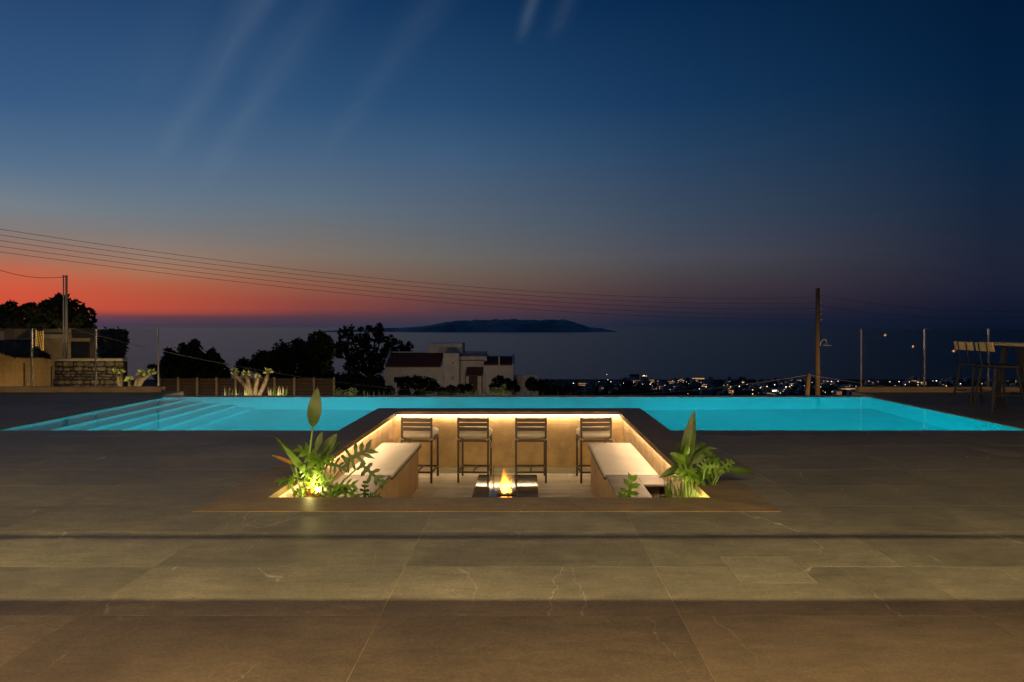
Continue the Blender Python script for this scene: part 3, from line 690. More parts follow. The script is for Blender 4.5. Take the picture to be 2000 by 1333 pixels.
plant('philodendron', 'lobed-leaf plant at the foot of the tall plant in the left planter, spotlit', (rl[0]+.02, 5.0, rl[2]), [
    ('f', 624, 908, 583, 874, 34, dict(dt=-.05, face=(.3,-.7,.8))), ('f', 622, 910, 650, 893, 30, dict(face=(0,-.6,.9))),
    ('f', 678, 902, 722, 876, 46, dict(d=.15, from_=0, m='leaf2', face=(-.2,-1,.2), droop=.1)), ('f', 640, 906, 672, 912, 30, dict(d=.12, m='leaf2')),
    ('f', 706, 908, 748, 938, 30, dict(d=.1, m='leaf2', droop=.35, pairs=4)), ('f', 612, 938, 606, 965, 52, dict(face=(0,-1,.4), droop=.5)),
    ('f', 568, 944, 545, 938, 22, dict(pairs=3, face=(.2,-.7,.8))), ('f', 566, 944, 576, 927, 14, dict(pairs=3)),
    ('f', 650, 960, 692, 946, 38, dict(face=(0,-.7,.8))), ('f', 655, 962, 700, 968, 30, dict(face=(0,-.6,.9))),
    ('f', 629, 935, 618, 912, 24, dict()), ('f', 625, 950, 648, 930, 26, dict(d=-.02)), ('f', 592, 955, 575, 965, 26, dict(d=-.05, face=(0,-.5,1))),
    ('f', 712, 972, 713, 936, 16, dict(d=.1, m='leaf2', pairs=4, stalk=False)), ('f', 722, 974, 742, 966, 20, dict(d=.05, m='leaf2', stalk=False)),
    ('f', 640, 968, 660, 975, 24, dict(d=-.1)), ('f', 600, 962, 624, 972, 26, dict(d=-.12, m='leafdry')) ] + filler(580, 668, 925, 972, 3, 4), 5.0)
rr_ = (1.34, 5.1, ZT-.13)
plant('bird_of_paradise', 'upright paddle-leaved plant in the right planter, its pointed leaf against the water', rr_, [
    ('l', 1337, 912, 1356, 801, 26, dict(dt=.0, face=(-.4,-1,.1), bend=.03, fold=.25, r=.013)), ('p', 1338, 905, 1308, 884, 20, dict(d=-.05, m='leaf')),
    ('p', 1349, 885, 1379, 866, 17, dict(d=.06)), ('p', 1352, 905, 1386, 872, 18, dict(d=.02)), ('p', 1330, 902, 1322, 862, 15, dict(d=.1)),
    ('p', 1332, 912, 1287, 930, 16, dict(d=.0, bend=.25)), ('l', 1372, 876, 1402, 876, 6, dict(d=.1)), ('p', 1336, 896, 1345, 860, 13, dict(d=-.02, m='leaf')) ], 5.1)
plant('philodendron', 'pale lobed-leaf plant spreading over the deck from the right planter', (rr_[0]+.03, 5.0, rr_[2]), [
    ('f', 1405, 918, 1384, 884, 30, dict(dt=.12, face=(.4,-1,.3))), ('f', 1408, 916, 1428, 900, 22, dict(dt=.05, pairs=3)), ('l', 1412, 916, 1477, 924, 14, dict(dt=.1, bend=.1, m='leaf2')),
    ('f', 1361, 934, 1326, 912, 36, dict(face=(-.2,-.8,.6))), ('f', 1362, 934, 1394, 938, 32, dict(face=(.2,-.7,.8), m='leaf')), ('f', 1392, 940, 1414, 962, 18, dict(droop=.5, pairs=3, m='leaf2')),
    ('f', 1372, 924, 1402, 922, 20, dict(d=.05)), ('f', 1366, 918, 1385, 898, 24, dict(d=.08, m='leaf2')), ('f', 1348, 925, 1318, 932, 24, dict(d=.03, m='leaf2')) ] + filler(1330, 1395, 905, 950, 2, 9), 5.0)
plant('philodendron', 'single upright lobed leaf over the rim of the right planter', (1.0, 5.35, ZT-.2), [
    ('f', 1224, 985, 1236, 930, 34, dict(d=0, dt=-.02, face=(-.2,-1,.1), droop=.05, stalk=False, m='leaf')), ('f', 1220, 985, 1210, 962, 18, dict(stalk=False, pairs=3)) ], 5.3)
g_t = thing('grass_clump', 'clump of narrow green blades at the foot of the right planter plants', 'grass', (1.28, 5.35, ZT-.12))
for k in range(46):
    x = random.uniform(1300,1362); y = 985; Yk = random.uniform(5.2,5.6)
    blade(P(x,y,Yk), P(x+random.uniform(-14,14), random.uniform(925,962), Yk+random.uniform(-.08,.08)), .016, lance, (random.uniform(-.5,.5),-1,.2), .1, .3, 6).build('blade', M['leaf2'], g_t, True, (-1.28,-5.35,-(ZT-.12)))
def spot_or_fill(loc, aim, lab, watts, spot=None, col=(1,.74,.36), vis=True):  # also makes the hidden fill lights added farther out
    t = thing('garden_or_fill_spot', lab, 'spotlight', loc)
    d_ = Vector(aim).normalized(); m_ = MB(); m_.tube([(0,0,-.12),(0,0,-.005)], .004, 6); m_.build('spike', M['black_steel'], t)
    MB().tube([d_*-.025, d_*.015], .012, 12).build('housing', M['black_steel'], t)
    MB().tube([d_*.0155, d_*.018], .010, 12).build('lens', M['lens'], t)
    lamp('spotlight_beam', t, d_*.04, col, watts, .02, spot, aim)
spot_or_fill((-1.74, 4.90, -.015), (-.05,.7,1), 'small spike spotlight among the leaves of the left planter', 6.0, None, (1,.84,.26))
spot_or_fill((1.30, 4.74, -.10), (0,.6,1), 'small spike spotlight among the stems of the right planter', 4.2, None, (1,.84,.26))

# ================================================================== GLASS RAILINGS, BAR TABLE
def railing(xs_, Y, lab, wallx):
    t = thing('glass_railing', lab, 'railing', ((wallx[0]+wallx[1])/2, Y, 0)); L = (-(wallx[0]+wallx[1])/2, -Y, 0)
    MB().cbox(wallx[0], wallx[1], Y-.07, Y+.07, -.03, .105, .006).build('plinth', M['cream'] if False else M['plinth'], t, loc=L)
    for a, b in zip(xs_, xs_[1:]): MB().box(a+.012, b-.012, Y-.006, Y+.006, .11, 1.235).build('glass_panel', M['glass'], t, loc=L); MB().box(a+.012, b-.012, Y-.0062, Y+.0062, 1.2352, 1.2370).build('polished_edge', M['edge'], t, loc=L)
    for x in xs_:
        po = MB().box(x-.007, x+.007, Y-.016, Y+.016, .107, 1.235).build('post', M['steel'], t, loc=L)
M['edge'] = mat('polished_glass_edge', (.22,.25,.22), .4, .05, 5)
M['plinth'] = mat('plinth_render', (.28,.21,.13), .8, .15, 3)
railing([-7.2, -8.42, -9.67, -10.92, -12.17, -13.4][::-1], 12.0, 'frameless glass railing left of the pool on a low plinth', (-13.6, -7.1))
railing([6.53, 7.77, 9.02, 10.27, 11.5, 12.75], 12.0, 'frameless glass railing right of the pool behind the bar table', (6.45, 13.6))
def high_stool():
    t = thing('high_stool', '', 'stool')
    MB().cbox(-.19, .19, -.19, .19, .655, .70, .012).build('seat', M['black_seat'], t)
    for sx_ in (-1,1):
        for sy_ in (-1,1): MB().bar((sx_*.15, sy_*.15, .655), (sx_*.25, sy_*.22, 0), .024).build('leg', M['black_steel'], t)
    for sy_ in (-1,1): MB().bar((-.185, sy_*.09, .66), (-.245, sy_*.09, 1.03), .012).build('back_rod', M['black_steel'], t)
    MB().prism([(-.205,.905),(-.187,.905),(-.212,1.035),(-.230,1.035)], -.2, .2, 'y').build('back_board', M['board'], t)
    fr_ = MB()
    for a, b in (((-.215,-.195),(.215,-.195)),((.215,-.195),(.215,.195)),((.215,.195),(-.215,.195)),((-.215,.195),(-.215,-.195))): fr_.bar((*a,.25),(*b,.25),.014)
    fr_.build('foot_ring', M['black_steel'], t); return t
hs = high_stool(); hs.location = (7.22, 9.86, 0); hs['label'] = 'high stool with pale board back at the far end of the bar table'; hs['group'] = 'high stools at the bar table'
h2 = copy_tree(hs); h2.location = (7.22, 9.40, 0); h2['label'] = 'nearer high stool with pale board back, beside the bar table leg'; h2.rotation_euler.z = R(-4)
t = thing('bar_table', 'high bar table with pale wood top on black trestle legs at the right edge', 'table', (7.72, 9.1, 0)); L = (-7.72, -9.1, 0)
for k in range(4): MB().cbox(7.36+.18*k, 7.36+.18*k+.178, 8.1, 10.02, .985, 1.032, .004).build('plank', M['board'], t, loc=L)
for y in (9.78, 8.35):
    MB().bar((7.45,y,0),(7.62,y,.985),.06).build('leg', M['black_steel'], t, loc=L); MB().bar((7.99,y,0),(7.82,y,.985),.06).build('leg', M['black_steel'], t, loc=L)
MB().bar((7.72,8.35,.22),(7.72,9.78,.22),.05).build('stretcher', M['black_steel'], t, loc=L)

# ================================================================== GARDEN BEYOND THE POOL
def crown_mesh(blobs, n, size, seed=0, shell=.55, flat=1.0):
    rg = np.random.default_rng(seed); bl = np.array(blobs); wts = bl[:,3]**2; wts = wts/wts.sum()
    idx = rg.choice(len(bl), n, p=wts)
    d = rg.normal(size=(n,3)); d /= np.linalg.norm(d, axis=1)[:,None]
    rad = (shell + (1-shell)*rg.random(n))**.8 * (1+.12*rg.normal(size=n))
    # clumps: push leaves towards a few twig ends
    c_ = bl[idx,:3] + d*(bl[idx,3]*rad)[:,None]*np.array([1,.8,flat])
    a = rg.normal(size=(n,3)); a /= np.linalg.norm(a, axis=1)[:,None]
    b = np.cross(a, rg.normal(size=(n,3))); b /= np.linalg.norm(b, axis=1)[:,None]
    s = size*(.6+.9*rg.random(n))[:,None]
    v = np.stack([c_-a*s, c_+b*s*.45, c_+a*s, c_-b*s*.45], 1).reshape(-1,3)
    me = bpy.data.meshes.new('crown'); me.vertices.add(n*4); me.vertices.foreach_set('co', v.astype(np.float32).ravel())
    me.loops.add(n*4); me.loops.foreach_set('vertex_index', np.arange(n*4, dtype=np.int32)); me.polygons.add(n)
    me.polygons.foreach_set('loop_start', np.arange(0, n*4, 4, dtype=np.int32)); me.update(calc_edges=True); return me
def tree(name, lab, cat, blobs_px, Y, n, size, m='darkleaf', trunk=None, zg=None, dep=.8, group=None, airy=1.0):
    bl = []
    for (x, y, r) in blobs_px:
        p_ = P(x, y, Y + random.uniform(-1,1)*dep*r*Y/F); bl.append((p_.x, p_.y, p_.z, r*Y/F))
    # break the outline up with small satellite clumps
    rg = random.Random(int(blobs_px[0][0])); ext = []
    for (x, y, z, r) in bl:
        for k in range(9):
            a = rg.uniform(0, 2*math.pi); e = rg.uniform(-1,1); q_ = r*rg.uniform(.75,1.02)
            ext.append((x+q_*math.cos(a)*math.sqrt(1-e*e), y+q_*math.sin(a)*math.sqrt(1-e*e), z+q_*e, r*rg.uniform(.22,.4)))
    cx = trunk[0] if trunk else blobs_px[0][0]; zg = ground_z(0, Y) if zg is None else zg
    bx = (cx-VX)*Y/F; base = Vector((bx, Y, zg))
    t = thing(name, lab, cat, base, group)
    o = link('crown', crown_mesh([(x,y,z,r*airy) for x,y,z,r in bl]+ext, n, size, int(cx)), t, -base); o.data.materials.append(M[m])
    tm = MB(); top = Vector((sum(b[0]*b[3] for b in bl)/sum(b[3] for b in bl), Y, min(b[2] for b in bl)))
    r0 = max(.05, .035*(max(b[2]+b[3] for b in bl)-zg)); fork = base.lerp(top, .7)
    tm.tube([base, base.lerp(fork,.5)+Vector((r0*.6,0,0)), fork], [r0*1.3, r0, r0*.8], 8)
    for b in bl:
        e = Vector(b[:3]); mid_ = fork.lerp(e,.5)+Vector((random.uniform(-.1,.1)*b[3],0,-.1*b[3])); tm.tube([fork, mid_, e], [r0*.6, r0*.38, r0*.12], 6)
    tm.build('trunk', M['darkbark'], t, True, -base)
    return t
tree('carob_tree', 'broad dark tree against the red sky at the far left behind the stand-in house', 'tree', [(25,620,32),(60,608,30),(95,608,34),(130,615,30),(155,628,26),(0,632,30),(65,632,30),(110,638,28),(172,640,12),(-30,630,34)], 46, 4200, .26, trunk=(80,), dep=.8, airy=.55)
tree('cypress_shrub', 'narrow dark shrub standing beside the left glass railing behind the stone wall', 'shrub', [(215,660,17),(228,675,18),(212,690,19),(236,654,11),(205,668,12),(222,705,18)], 35, 5000, .12, trunk=(218,))
tree('olive_tree', 'low rounded dark tree just right of the left glass railing', 'tree', [(340,705,26),(375,698,26),(410,706,26),(318,718,20),(430,722,20),(370,720,34),(330,690,10)], 62, 6000, .24, trunk=(375,), airy=.8)
tree('pine_tree', 'wide sloping dark tree behind the fence', 'tree', [(480,718,18),(515,708,24),(555,695,26),(585,688,22),(545,715,30),(580,715,34),(610,725,25)], 70, 9000, .22, trunk=(550,))
tree('pine_tree', 'round-topped dark tree left of the airy tree', 'tree', [(620,668,20),(632,690,22),(605,690,22),(622,710,28),(640,668,10)], 72, 7000, .22, trunk=(622,))
tree('eucalyptus_tree', 'airy dark tree with gaps beside the white house', 'tree', [(680,650,15),(700,660,18),(735,647,14),(745,660,15),(665,672,14),(685,690,20),(720,685,22),(760,675,18),(780,685,17),(797,680,11),(700,712,26),(740,706,24),(775,703,16),(720,640,7),(660,690,12)], 108, 4200, .36, trunk=(715,), dep=1.0, airy=.6)
# low scrub rows seen over the weir
def shrub(lab, blobs, Y, n, size, m, zg=None, group=None, name='shrub'): return tree(name, lab, 'shrub', blobs, Y, n, size, m, zg=zg, group=group)
shrub('dark hedge mass behind the right half of the fence', [(640,745,18),(665,748,18),(690,745,18),(715,750,16),(735,748,14)], 55, 6000, .14, 'darkleaf')
shrub('dark bush in front of the white house left wing', [(790,752,14),(812,748,15),(835,752,15),(850,758,10)], 72, 4500, .14, 'darkleaf')
shrub('small dark bush by the white house doorway', [(900,760,9),(915,758,8)], 72, 1800, .12, 'darkleaf')
shrub('grey bush between the pool and the white house', [(865,768,11),(880,764,11)], 60, 2200, .12, 'greyleaf')
shrub('tall loose bush before the right wing of the white house', [(975,748,13),(990,752,12),(1003,756,12),(965,758,10)], 70, 3500, .13, 'darkleaf')
shrub('dark scrub at the far edge of the terrace right of the house', [(1040,752,13),(1062,756,12),(1085,760,11),(1110,764,10)], 60, 4000, .13, 'darkleaf')
shrub('dark scrub between the fence and the house', [(700,766,12),(730,768,12),(760,766,11),(790,770,10),(820,771,9)], 34, 5000, .09, 'darkleaf')
shrub('left dark bush beneath the low tree', [(320,735,16),(350,738,16),(400,738,16),(430,740,16)], 50, 5000, .14, 'darkleaf')
shrub('variegated bush lit yellow at the right end of the fence, larger', [(688,766,8),(679,768,6)], 16.5, 700, .045, 'greyleaf', zg=-1.15)
shrub('variegated bush lit yellow at the right end of the fence, smaller', [(661,766,6.5)], 16.5, 400, .045, 'greyleaf', zg=-1.15)
shrub('yellow-lit bush on the pool edge before the right wing of the house', [(965,764,7),(974,767,8),(982,769,7),(984,755,4)], 16.5, 900, .04, 'greyleaf', zg=-1.15)
shrub('low tuft on the pool edge below the square tower', [(867,771,4)], 16.5, 200, .04, 'greyleaf', zg=-1.15)

def succulent(lab, base, branches, Y, zg=-1.0):
    b0 = P(base[0], base[1], Y); root = Vector((b0.x, Y, zg)); t = thing('frangipani_tree', lab, 'tree', root, 'spotlit thick-stemmed trees at the pool edge')
    for (x, y, mx, my, rp) in branches:
        d = random.uniform(-.15,.15); e = P(x,y,Y+d); m_ = P(mx,my,Y+d*.5); r = 4.4*Y/F
        pts = [root+Vector((random.uniform(-.04,.04),0,0)), b0.lerp(root,.3), m_, m_.lerp(e,.5)+Vector((random.uniform(-.02,.02),0,0)), e]
        MB().tube(pts, [r*1.2, r*1.1, r*.95, r*.8, r*.6], 8).build('branch', M['bark'], t, True, -root)
        cr = MB()
        for k in range(34):
            a = random.uniform(0, 2*math.pi); el_ = random.uniform(-.2, 1.2); ll = rp*Y/F*random.uniform(.7,1.2)
            dv = Vector((math.cos(a)*math.cos(el_), math.sin(a)*math.cos(el_), math.sin(el_)))
            bl = blade(e+dv*.01, e+dv*ll*1.15, .065, paddle, (random.uniform(-1,1),-1,random.uniform(-.3,1)), .1, .2, 4); cr.add(bl.v, bl.f)
        cr.build('leaf_rosette', M['paleleaf'], t, False, -root)
succulent('spotlit thick-stemmed tree with four tufted branches standing before the fence', (497,775), [(458,729,478,752,9),(481,732,487,755,9),(505,737,499,758,7),(524,727,517,750,9)], 14.5)
succulent('spotlit forked tree behind the corner of the left glass railing', (258,762), [(276,731,268,745,10),(296,729,278,742,9),(253,742,254,752,8)], 14.2)
succulent('spotlit straight tree nearest the middle panel of the left railing', (236,762), [(228,728,233,745,10),(238,727,236,745,7)], 14.2)
for i, (x, Y) in enumerate(((440,14.2),(465,14.3),(452,14.6),(540,14.3),(555,14.4),(530,14.8),(480,14.1),(548,14.1))):
    b = P(x, 775, Y); t = thing('spiky_plant', ['farthest left pale spiky succulent before the fence','pale spiky succulent just left of the tufted tree, nearer the trunk','pale spiky succulent left of the tufted tree, between its neighbours','pale spiky succulent right of the tufted tree, second from the right end','rightmost pale spiky succulent before the fence','pale spiky succulent touching the right side of the tufted tree','pale spiky succulent directly before the tufted tree trunk','pale spiky succulent right of the tufted tree, just inside the rightmost'][i], 'succulent', (b.x, Y, -1.0), 'pale succulents at the pool edge')
    for k in range(9):
        e = P(x+random.uniform(-7,7), random.uniform(752,768), Y); blade((b.x+random.uniform(-.02,.02), Y, -.95), e, .03, lance, (random.uniform(-.5,.5),-1,.2), .08, .3, 5).build('blade', M['cream'] if k % 3 else M['leaf'], t, True, (-b.x,-Y,1.0))
spot_or_fill((-6.05, 13.6, -.62), (-.1,.6,1), 'spotlight at the foot of the tufted tree before the fence', 60, None, (1,.80,.45))
spot_or_fill((-9.15, 13.4, -.62), (.1,.6,1), 'spotlight at the foot of the forked tree behind the glass railing', 55, None, (1,.82,.42))
spot_or_fill((-4.55, 15.6, -.85), (-.1,.6,1), 'spotlight by the variegated bushes at the fence end', 34, None, (1,.82,.42))
spot_or_fill((-.8, 15.5, -.85), (0,.6,1), 'spotlight by the yellow-lit bush before the white house', 26, None, (1,.84,.40))
# grass tufts along the far pool edge
gm = MB()
for k in range(420):
    x = random.uniform(700,1180) if k % 2 else random.uniform(840,1010); Y = random.uniform(15,19); b = P(x, 780, Y); e = P(x+random.uniform(-6,6), random.uniform(755,771)+max(0,(x-1000)/40), Y+random.uniform(-.1,.1))
    sd = Vector((.008,0,0)); gm.add([b-sd, b+sd, e], [(0,1,2)])
tag(gm.build('grass', M['greyleaf']), 'dry grass along the far edge of the pool', 'grass', kind='stuff')
# slatted fence
YFn = 40; t = thing('wooden_fence', 'low slatted wooden fence with pale posts beyond the pool', 'fence', P(480, 770, YFn)); L = -P(480,770,YFn)
fx_ = [312,349,386,424,461,499,537,575.5,614,653]
for i, x in enumerate(fx_):
    a = P(x, 738, YFn); MB().box(a.x-.065, a.x+.065, YFn-.09, YFn+.0, a.z-2.2, a.z+.02).build('post', M['fencewood'], t, loc=L)
    if i < len(fx_)-1:
        b = P(fx_[i+1], 738, YFn)
        for k in range(6): MB().box(a.x+.06, b.x-.06, YFn+.01, YFn+.04, a.z-.05-.215*(k+1)+.03, a.z-.05-.215*k).build('slat', M['slatwood'], t, loc=L)
for i, x in enumerate((330, 405, 480, 556, 632)):
    p_ = P(x, 776, 38.2); spot_or_fill((p_.x, 38.2, p_.z-.15), (0,1,.3), 'added hidden fill light before the fence, ' + ['at its left end','second from its left end','at its middle','second from its right end','at its right end'][i], 13, None, (1,.72,.40))  # fill lights added out of sight to brighten the fence
# neighbour: stone wall, reed screen, house standing in for a glass reflection
Yw = 30; a = P(105, 702, Yw); b = P(240, 698, Yw); zb = P(0,776,Yw).z - .4
t = thing('stone_wall', 'rough field stone wall with pale coping behind the left glass railing', 'wall', (a.x, Yw, zb)); L = (-a.x, -Yw, -zb)
MB().box(a.x, b.x, Yw+.06, Yw+.35, zb, a.z-.12).build('core', M['soil'], t, loc=L)
z = zb
while z < a.z-.14:
    h_ = random.uniform(.12,.30); x = a.x
    while x < b.x-.02:
        w_ = min(random.uniform(.16,.5), b.x-x); m_ = MB(); j0_, j1_ = random.uniform(0,.05), random.uniform(0,.06); m_.cbox(x+.006+random.uniform(0,.03), x+w_-.006-random.uniform(0,.03), Yw+random.uniform(-.05,.05), Yw+.2, z+.006+j0_*.4, z+h_-.006-j1_, .05); m_.build('stone', M['stone'], t, loc=L); x += w_
    z += h_
x = a.x
while x < b.x: 
    w_ = min(random.uniform(.4,.7), b.x-x+.01); MB().cbox(x+.004, x+w_-.004, Yw-.05, Yw+.4, z, z+.14, .02).build('coping_stone', M['cream'], t, loc=L); x += w_
p0 = P(-60, 682, 24); p1 = P(104, 706, 29); zl = -3.2
t = thing('reed_screen', 'honey coloured reed screen fence sloping down at the far left', 'fence', (p0.x, p0.y, zl)); L = -Vector((p0.x,p0.y,zl))
rm = MB()
for k in range(420):
    u_ = k/419; q_ = p0.lerp(p1, u_); r = random.uniform(.006,.011); o_ = random.uniform(-.02,.02); rm.tube([(q_.x, q_.y+o_, zl), (q_.x+random.uniform(-.02,.02), q_.y+o_, q_.z+random.uniform(-.06,.03)+.08*math.sin(u_*9))], r, 4)
o = rm.build('reeds', M['reed'], t, loc=L); o['kind'] = 'stuff'
for u_ in (.3,.62,.98):
    q_ = p0.lerp(p1,u_); MB().box(q_.x-.04, q_.x+.04, q_.y-.09, q_.y-.03, zl, q_.z-.25).build('post', M['darkbark'], t, loc=L)
Yh = 38; t = thing('reflection_house', 'low ochre house standing in for a reflection in the left glass railing', 'house', P(110,720,Yh)); L = -P(110,720,Yh)  # house built in place of the villa's reflection in the glass
def hp(n_, x0, x1, y0, y1, d0, d1, m_):
    a_ = P(x0, y1, Yh); b_ = P(x1, y0, Yh); return MB().box(a_.x, b_.x, Yh+d0, Yh+d1, a_.z, b_.z).build(n_, m_, t, loc=L)
hp('wall', -20, 196, 661, 740, 0, 2, M['warm_wall']); hp('cornice', 88, 139, 653, 661, -.25, 2.1, M['cream']); hp('roof_slab', 86, 141, 643, 652.5, -.1, 2, M['warm_wall'])
hp('roof_slab', -20, 30, 643, 661, -.1, 2, M['warm_wall']); hp('awning', -20, 11, 647, 665, -.5, -.12, M['cream']); hp('roof_slab', 141.5, 196, 644, 660.5, -.05, 2, M['darkbark'])
w_ = hp('window', 140, 176, 668, 705, -.06, -.01, M['dark_open']); hp('pillar', 178, 194, 661.5, 720, -.12, -.005, M['shutter']); hp('window', 24, 62, 664, 705, -.06, -.01, M['dark_open'])
t = thing('reflection_trunk', 'golden-lit trunk standing in for a reflection in the left glass railing', 'mirrored column', P(77,720,34)); L = -P(77,720,34)  # glowing column built in place of another reflection in the glass
MB().tube([P(77,740,34),P(77,690,34),P(78,644,34)], [.16,.155,.15], 12).build('trunk', M['bark'], t, True, L)
M['fairy'] = emit('fairy_light', (1,.50,.08), 1.6)
fm = MB(); 
for k in range(170):
    u_ = k/169; a_ = k*.62; c_ = P(77.5, 700-54*u_, 34); fm.lathe([(.003,-.02),(.02,0),(.003,.02)], (c_.x+.165*math.cos(a_), 34+.165*math.sin(a_), c_.z), 5)
fm.build('reflection_bulbs', M['fairy'], t, loc=L)
tree('hedge', 'dark sloping hedge above the reed screen', 'hedge', [(10,684,18),(40,686,18),(65,692,15),(85,698,10),(-15,684,18)], 32, 5000, .1, 'darkleaf')
spot_or_fill(P(60, 772, 25.5), (0,1,.4), 'spotlight washing the reed screen', 70, None, (1,.66,.28)); spot_or_fill(P(170, 774, 27), (0,1,.4), 'spotlight washing the stone wall', 115, None, (1,.72,.36)); spot_or_fill(P(115,712,35.5), (0,1,.4), 'spotlight on the ochre house wall', 75, None, (1,.70,.32))

spot_or_fill(P(85, 712, 42.5), (0,1,1), 'added fill light behind the ochre house under the broad tree', 90, None, (1,.72,.40))  # unseen lamp added to bring out the leaves of the broad tree
# poles and wires
t = thing('utility_pole', 'tall brown wooden utility pole with a bracket lamp, right of the centre', 'pole', (P(1597,776,37).x, 37, -5.2)); px0 = P(1597,776,37).x; tz = P(0,563,37).z; L = (0,0,0)
MB().tube([(0,0,0),(0,0,(tz+5.2)*.5),(0,0,tz+5.2)], [.15,.135,.115], 12).build('shaft', M['pole_wood'], t, True)
for k in range(5): MB().tube([(.10,-.1,tz+5.2-.55-.34*k),(.16,-.2,tz+5.2-.55-.34*k)], .03, 6).build('insulator', M['cream'], t)
la = P(1600,676,37).z+5.2
MB().tube([(.1,-.1,la),(.13,-.15,la+.25),(.26,-.2,la+.42),(.40,-.22,la+.36),(.44,-.22,la+.18)], .022, 6).build('lamp_bracket', M['pole_metal'], t, True)
MB().lathe([(.03,.14),(.07,.10),(.28,.0),(.27,-.02),(.04,-.03)], (.44,-.22,la+.05), 14).build('lamp_shade', M['pole_metal'], t)
p_ = P(1576,776,36); q_ = P(1579.5,730,36)
t = thing('leaning_post', 'short leaning wooden post beside the tall utility pole', 'post', p_ - Vector((.2,0,1.5)))
MB().tube([Vector((0,0,0)), Vector((.2,0,1.5)), q_-p_+Vector((.2,0,1.5))], [.15,.14,.13], 10).build('shaft', M['pole_wood'], t, True)
spot_or_fill((p_.x+.9, 32.0, P(0,776,32).z-.12), (0,1,1.0), 'added hidden fill light below the utility pole', 320, None, (1,.66,.34))  # unseen lamp added to brighten the pole and the leaning post
for (x, r, lab) in ((124,.035,'thin left pole of the pair beside the stone wall'),(129.8,.06,'thicker right pole of the pair beside the stone wall')):
    b = P(x, 720, 31.5); tz_ = P(x, 540, 31.5).z; t = thing('metal_pole', lab, 'pole', b, 'pair of pale poles'); MB().tube([(0,0,-1),(0,0,2),(0,0,tz_-b.z)], [r*1.15,r,r*.85], 10).build('shaft', M['pole_metal'], t, True)
    MB().lathe([(r*1.2,0),(r*1.2,.05),(.01,.08)], (0,0,tz_-b.z-.02), 10).build('cap', M['pole_metal'], t)
def wire(a, b, sag, lab, m='wire', r=.008, n=40):
    a = Vector(a); b = Vector(b); o = a.lerp(b,.5)
    tag(MB().tube([a.lerp(b,i/n) - Vector((0,0,4*sag*(i/n)*(1-i/n))) - o for i in range(n+1)], r, 5).build('wire', M[m], loc=o), lab, 'wire', 'overhead wires')
ords = ['top', 'second', 'third', 'fourth', 'lowest']
for k in range(5): wire(P(-90, 434+11.5*k, 22), (px0+.13, 36.85, tz-.55-.34*k+.0), .95 - .06*k, ords[k] + ' of the five overhead wires running to the utility pole')
for k, (z1) in enumerate((tz-.45, tz-1.1)): wire((px0+.13, 36.9, z1), P(2100, 600+10*k, 45), .6, ('upper' if k == 0 else 'lower') + ' wire leaving the utility pole to the right')
wire(P(127,541,31.5), P(-60,504,27), .35, 'dark wire from the pale poles to the upper left edge', r=.013)
wire(P(131,640,31.5), q_+Vector((0,0,-.08)), 2.25, 'pale slack wire sagging in front of the trees and the white house', 'wire_pale', .010, 60)
wire(q_+Vector((0,0,-.08)), P(2100,768,44), .5, 'pale wire from the leaning post to the right', 'wire_pale', .010)

# ================================================================== WHITE HOUSE
Yq = 90; s_ = Yq/F
base = P(870, 790, Yq); H_ = thing('white_house', 'whitewashed house with red tile roofs and square tower beyond the pool', 'house', base); L = -base
def wp(n_, x0, x1, y0, y1, d0, d1, m_, par=None):
    a_ = P(x0, y1, Yq); b_ = P(x1, y0, Yq)
    return MB().box(a_.x, b_.x, Yq+d0, Yq+d1, a_.z, b_.z).build(n_, m_, par or H_, loc=L if par is None else None)
wp('wall', 752, 866, 716, 800, 0, 5.5, M['white_wall']); wp('tower_wall', 833, 900, 672, 691, 2.2, 6, M['white_wall']); wp('wall', 866.2, 897, 690, 800, -.4, 5.6, M['white_wall'])
wp('wall', 897.2, 950, 697, 800, .6, 6, M['white_wall']); wp('wall', 945, 1003, 711, 800, -.6, 4.9, M['white_wall']); wp('parapet', 897.3, 946, 690, 696.8, 2.6, 6.2, M['white_wall'])
wp('garden_wall', 1003.5, 1052, 734, 775, 1, 1.3, M['white_wall'])
def roof(x0, x1, ye, yr, lab, d0=-.35, d1=3.2):
    e0 = P(x0, ye, Yq); e1 = P(x1, ye, Yq); zr = P(0, yr, Yq).z
    r = MB().add([(e0.x,Yq+d0,e0.z),(e1.x,Yq+d0,e0.z),(e1.x,Yq+d1,zr),(e0.x,Yq+d1,zr),(e0.x,Yq+d0,e0.z-.12),(e1.x,Yq+d0,e0.z-.12),(e1.x,Yq+d1,zr-.12),(e0.x,Yq+d1,zr-.12)], [(0,1,2,3),(4,7,6,5),(0,4,5,1),(1,5,6,2),(2,6,7,3),(3,7,4,0)]).build('roof', M['roof_tile'], H_, loc=L)
    n_ = int((e1.x-e0.x)/.30)
    for k in range(n_):                      # rounded cover tiles
        x = e0.x + (k+.5)*(e1.x-e0.x)/n_; MB().tube([(x,Yq+d0-.02,e0.z+.01),(x,Yq+d1,zr+.01)], .085, 6).build('tile_row', M['roof_tile'], r, False)
    return r
roof(754, 862, 716, 691, ''); roof(945, 974, 712, 698, '', -.75, 2.6); roof(976.5, 1000, 712, 698, '', -.75, 2.6); roof(911, 944, 732, 718, '', -1.6, .55)
wp('chimney_rib', 974.2, 976.4, 696, 712, -.7, 2.7, M['white_wall']); wp('ridge', 756, 864, 689, 691.2, 3.1, 3.5, M['white_wall'])
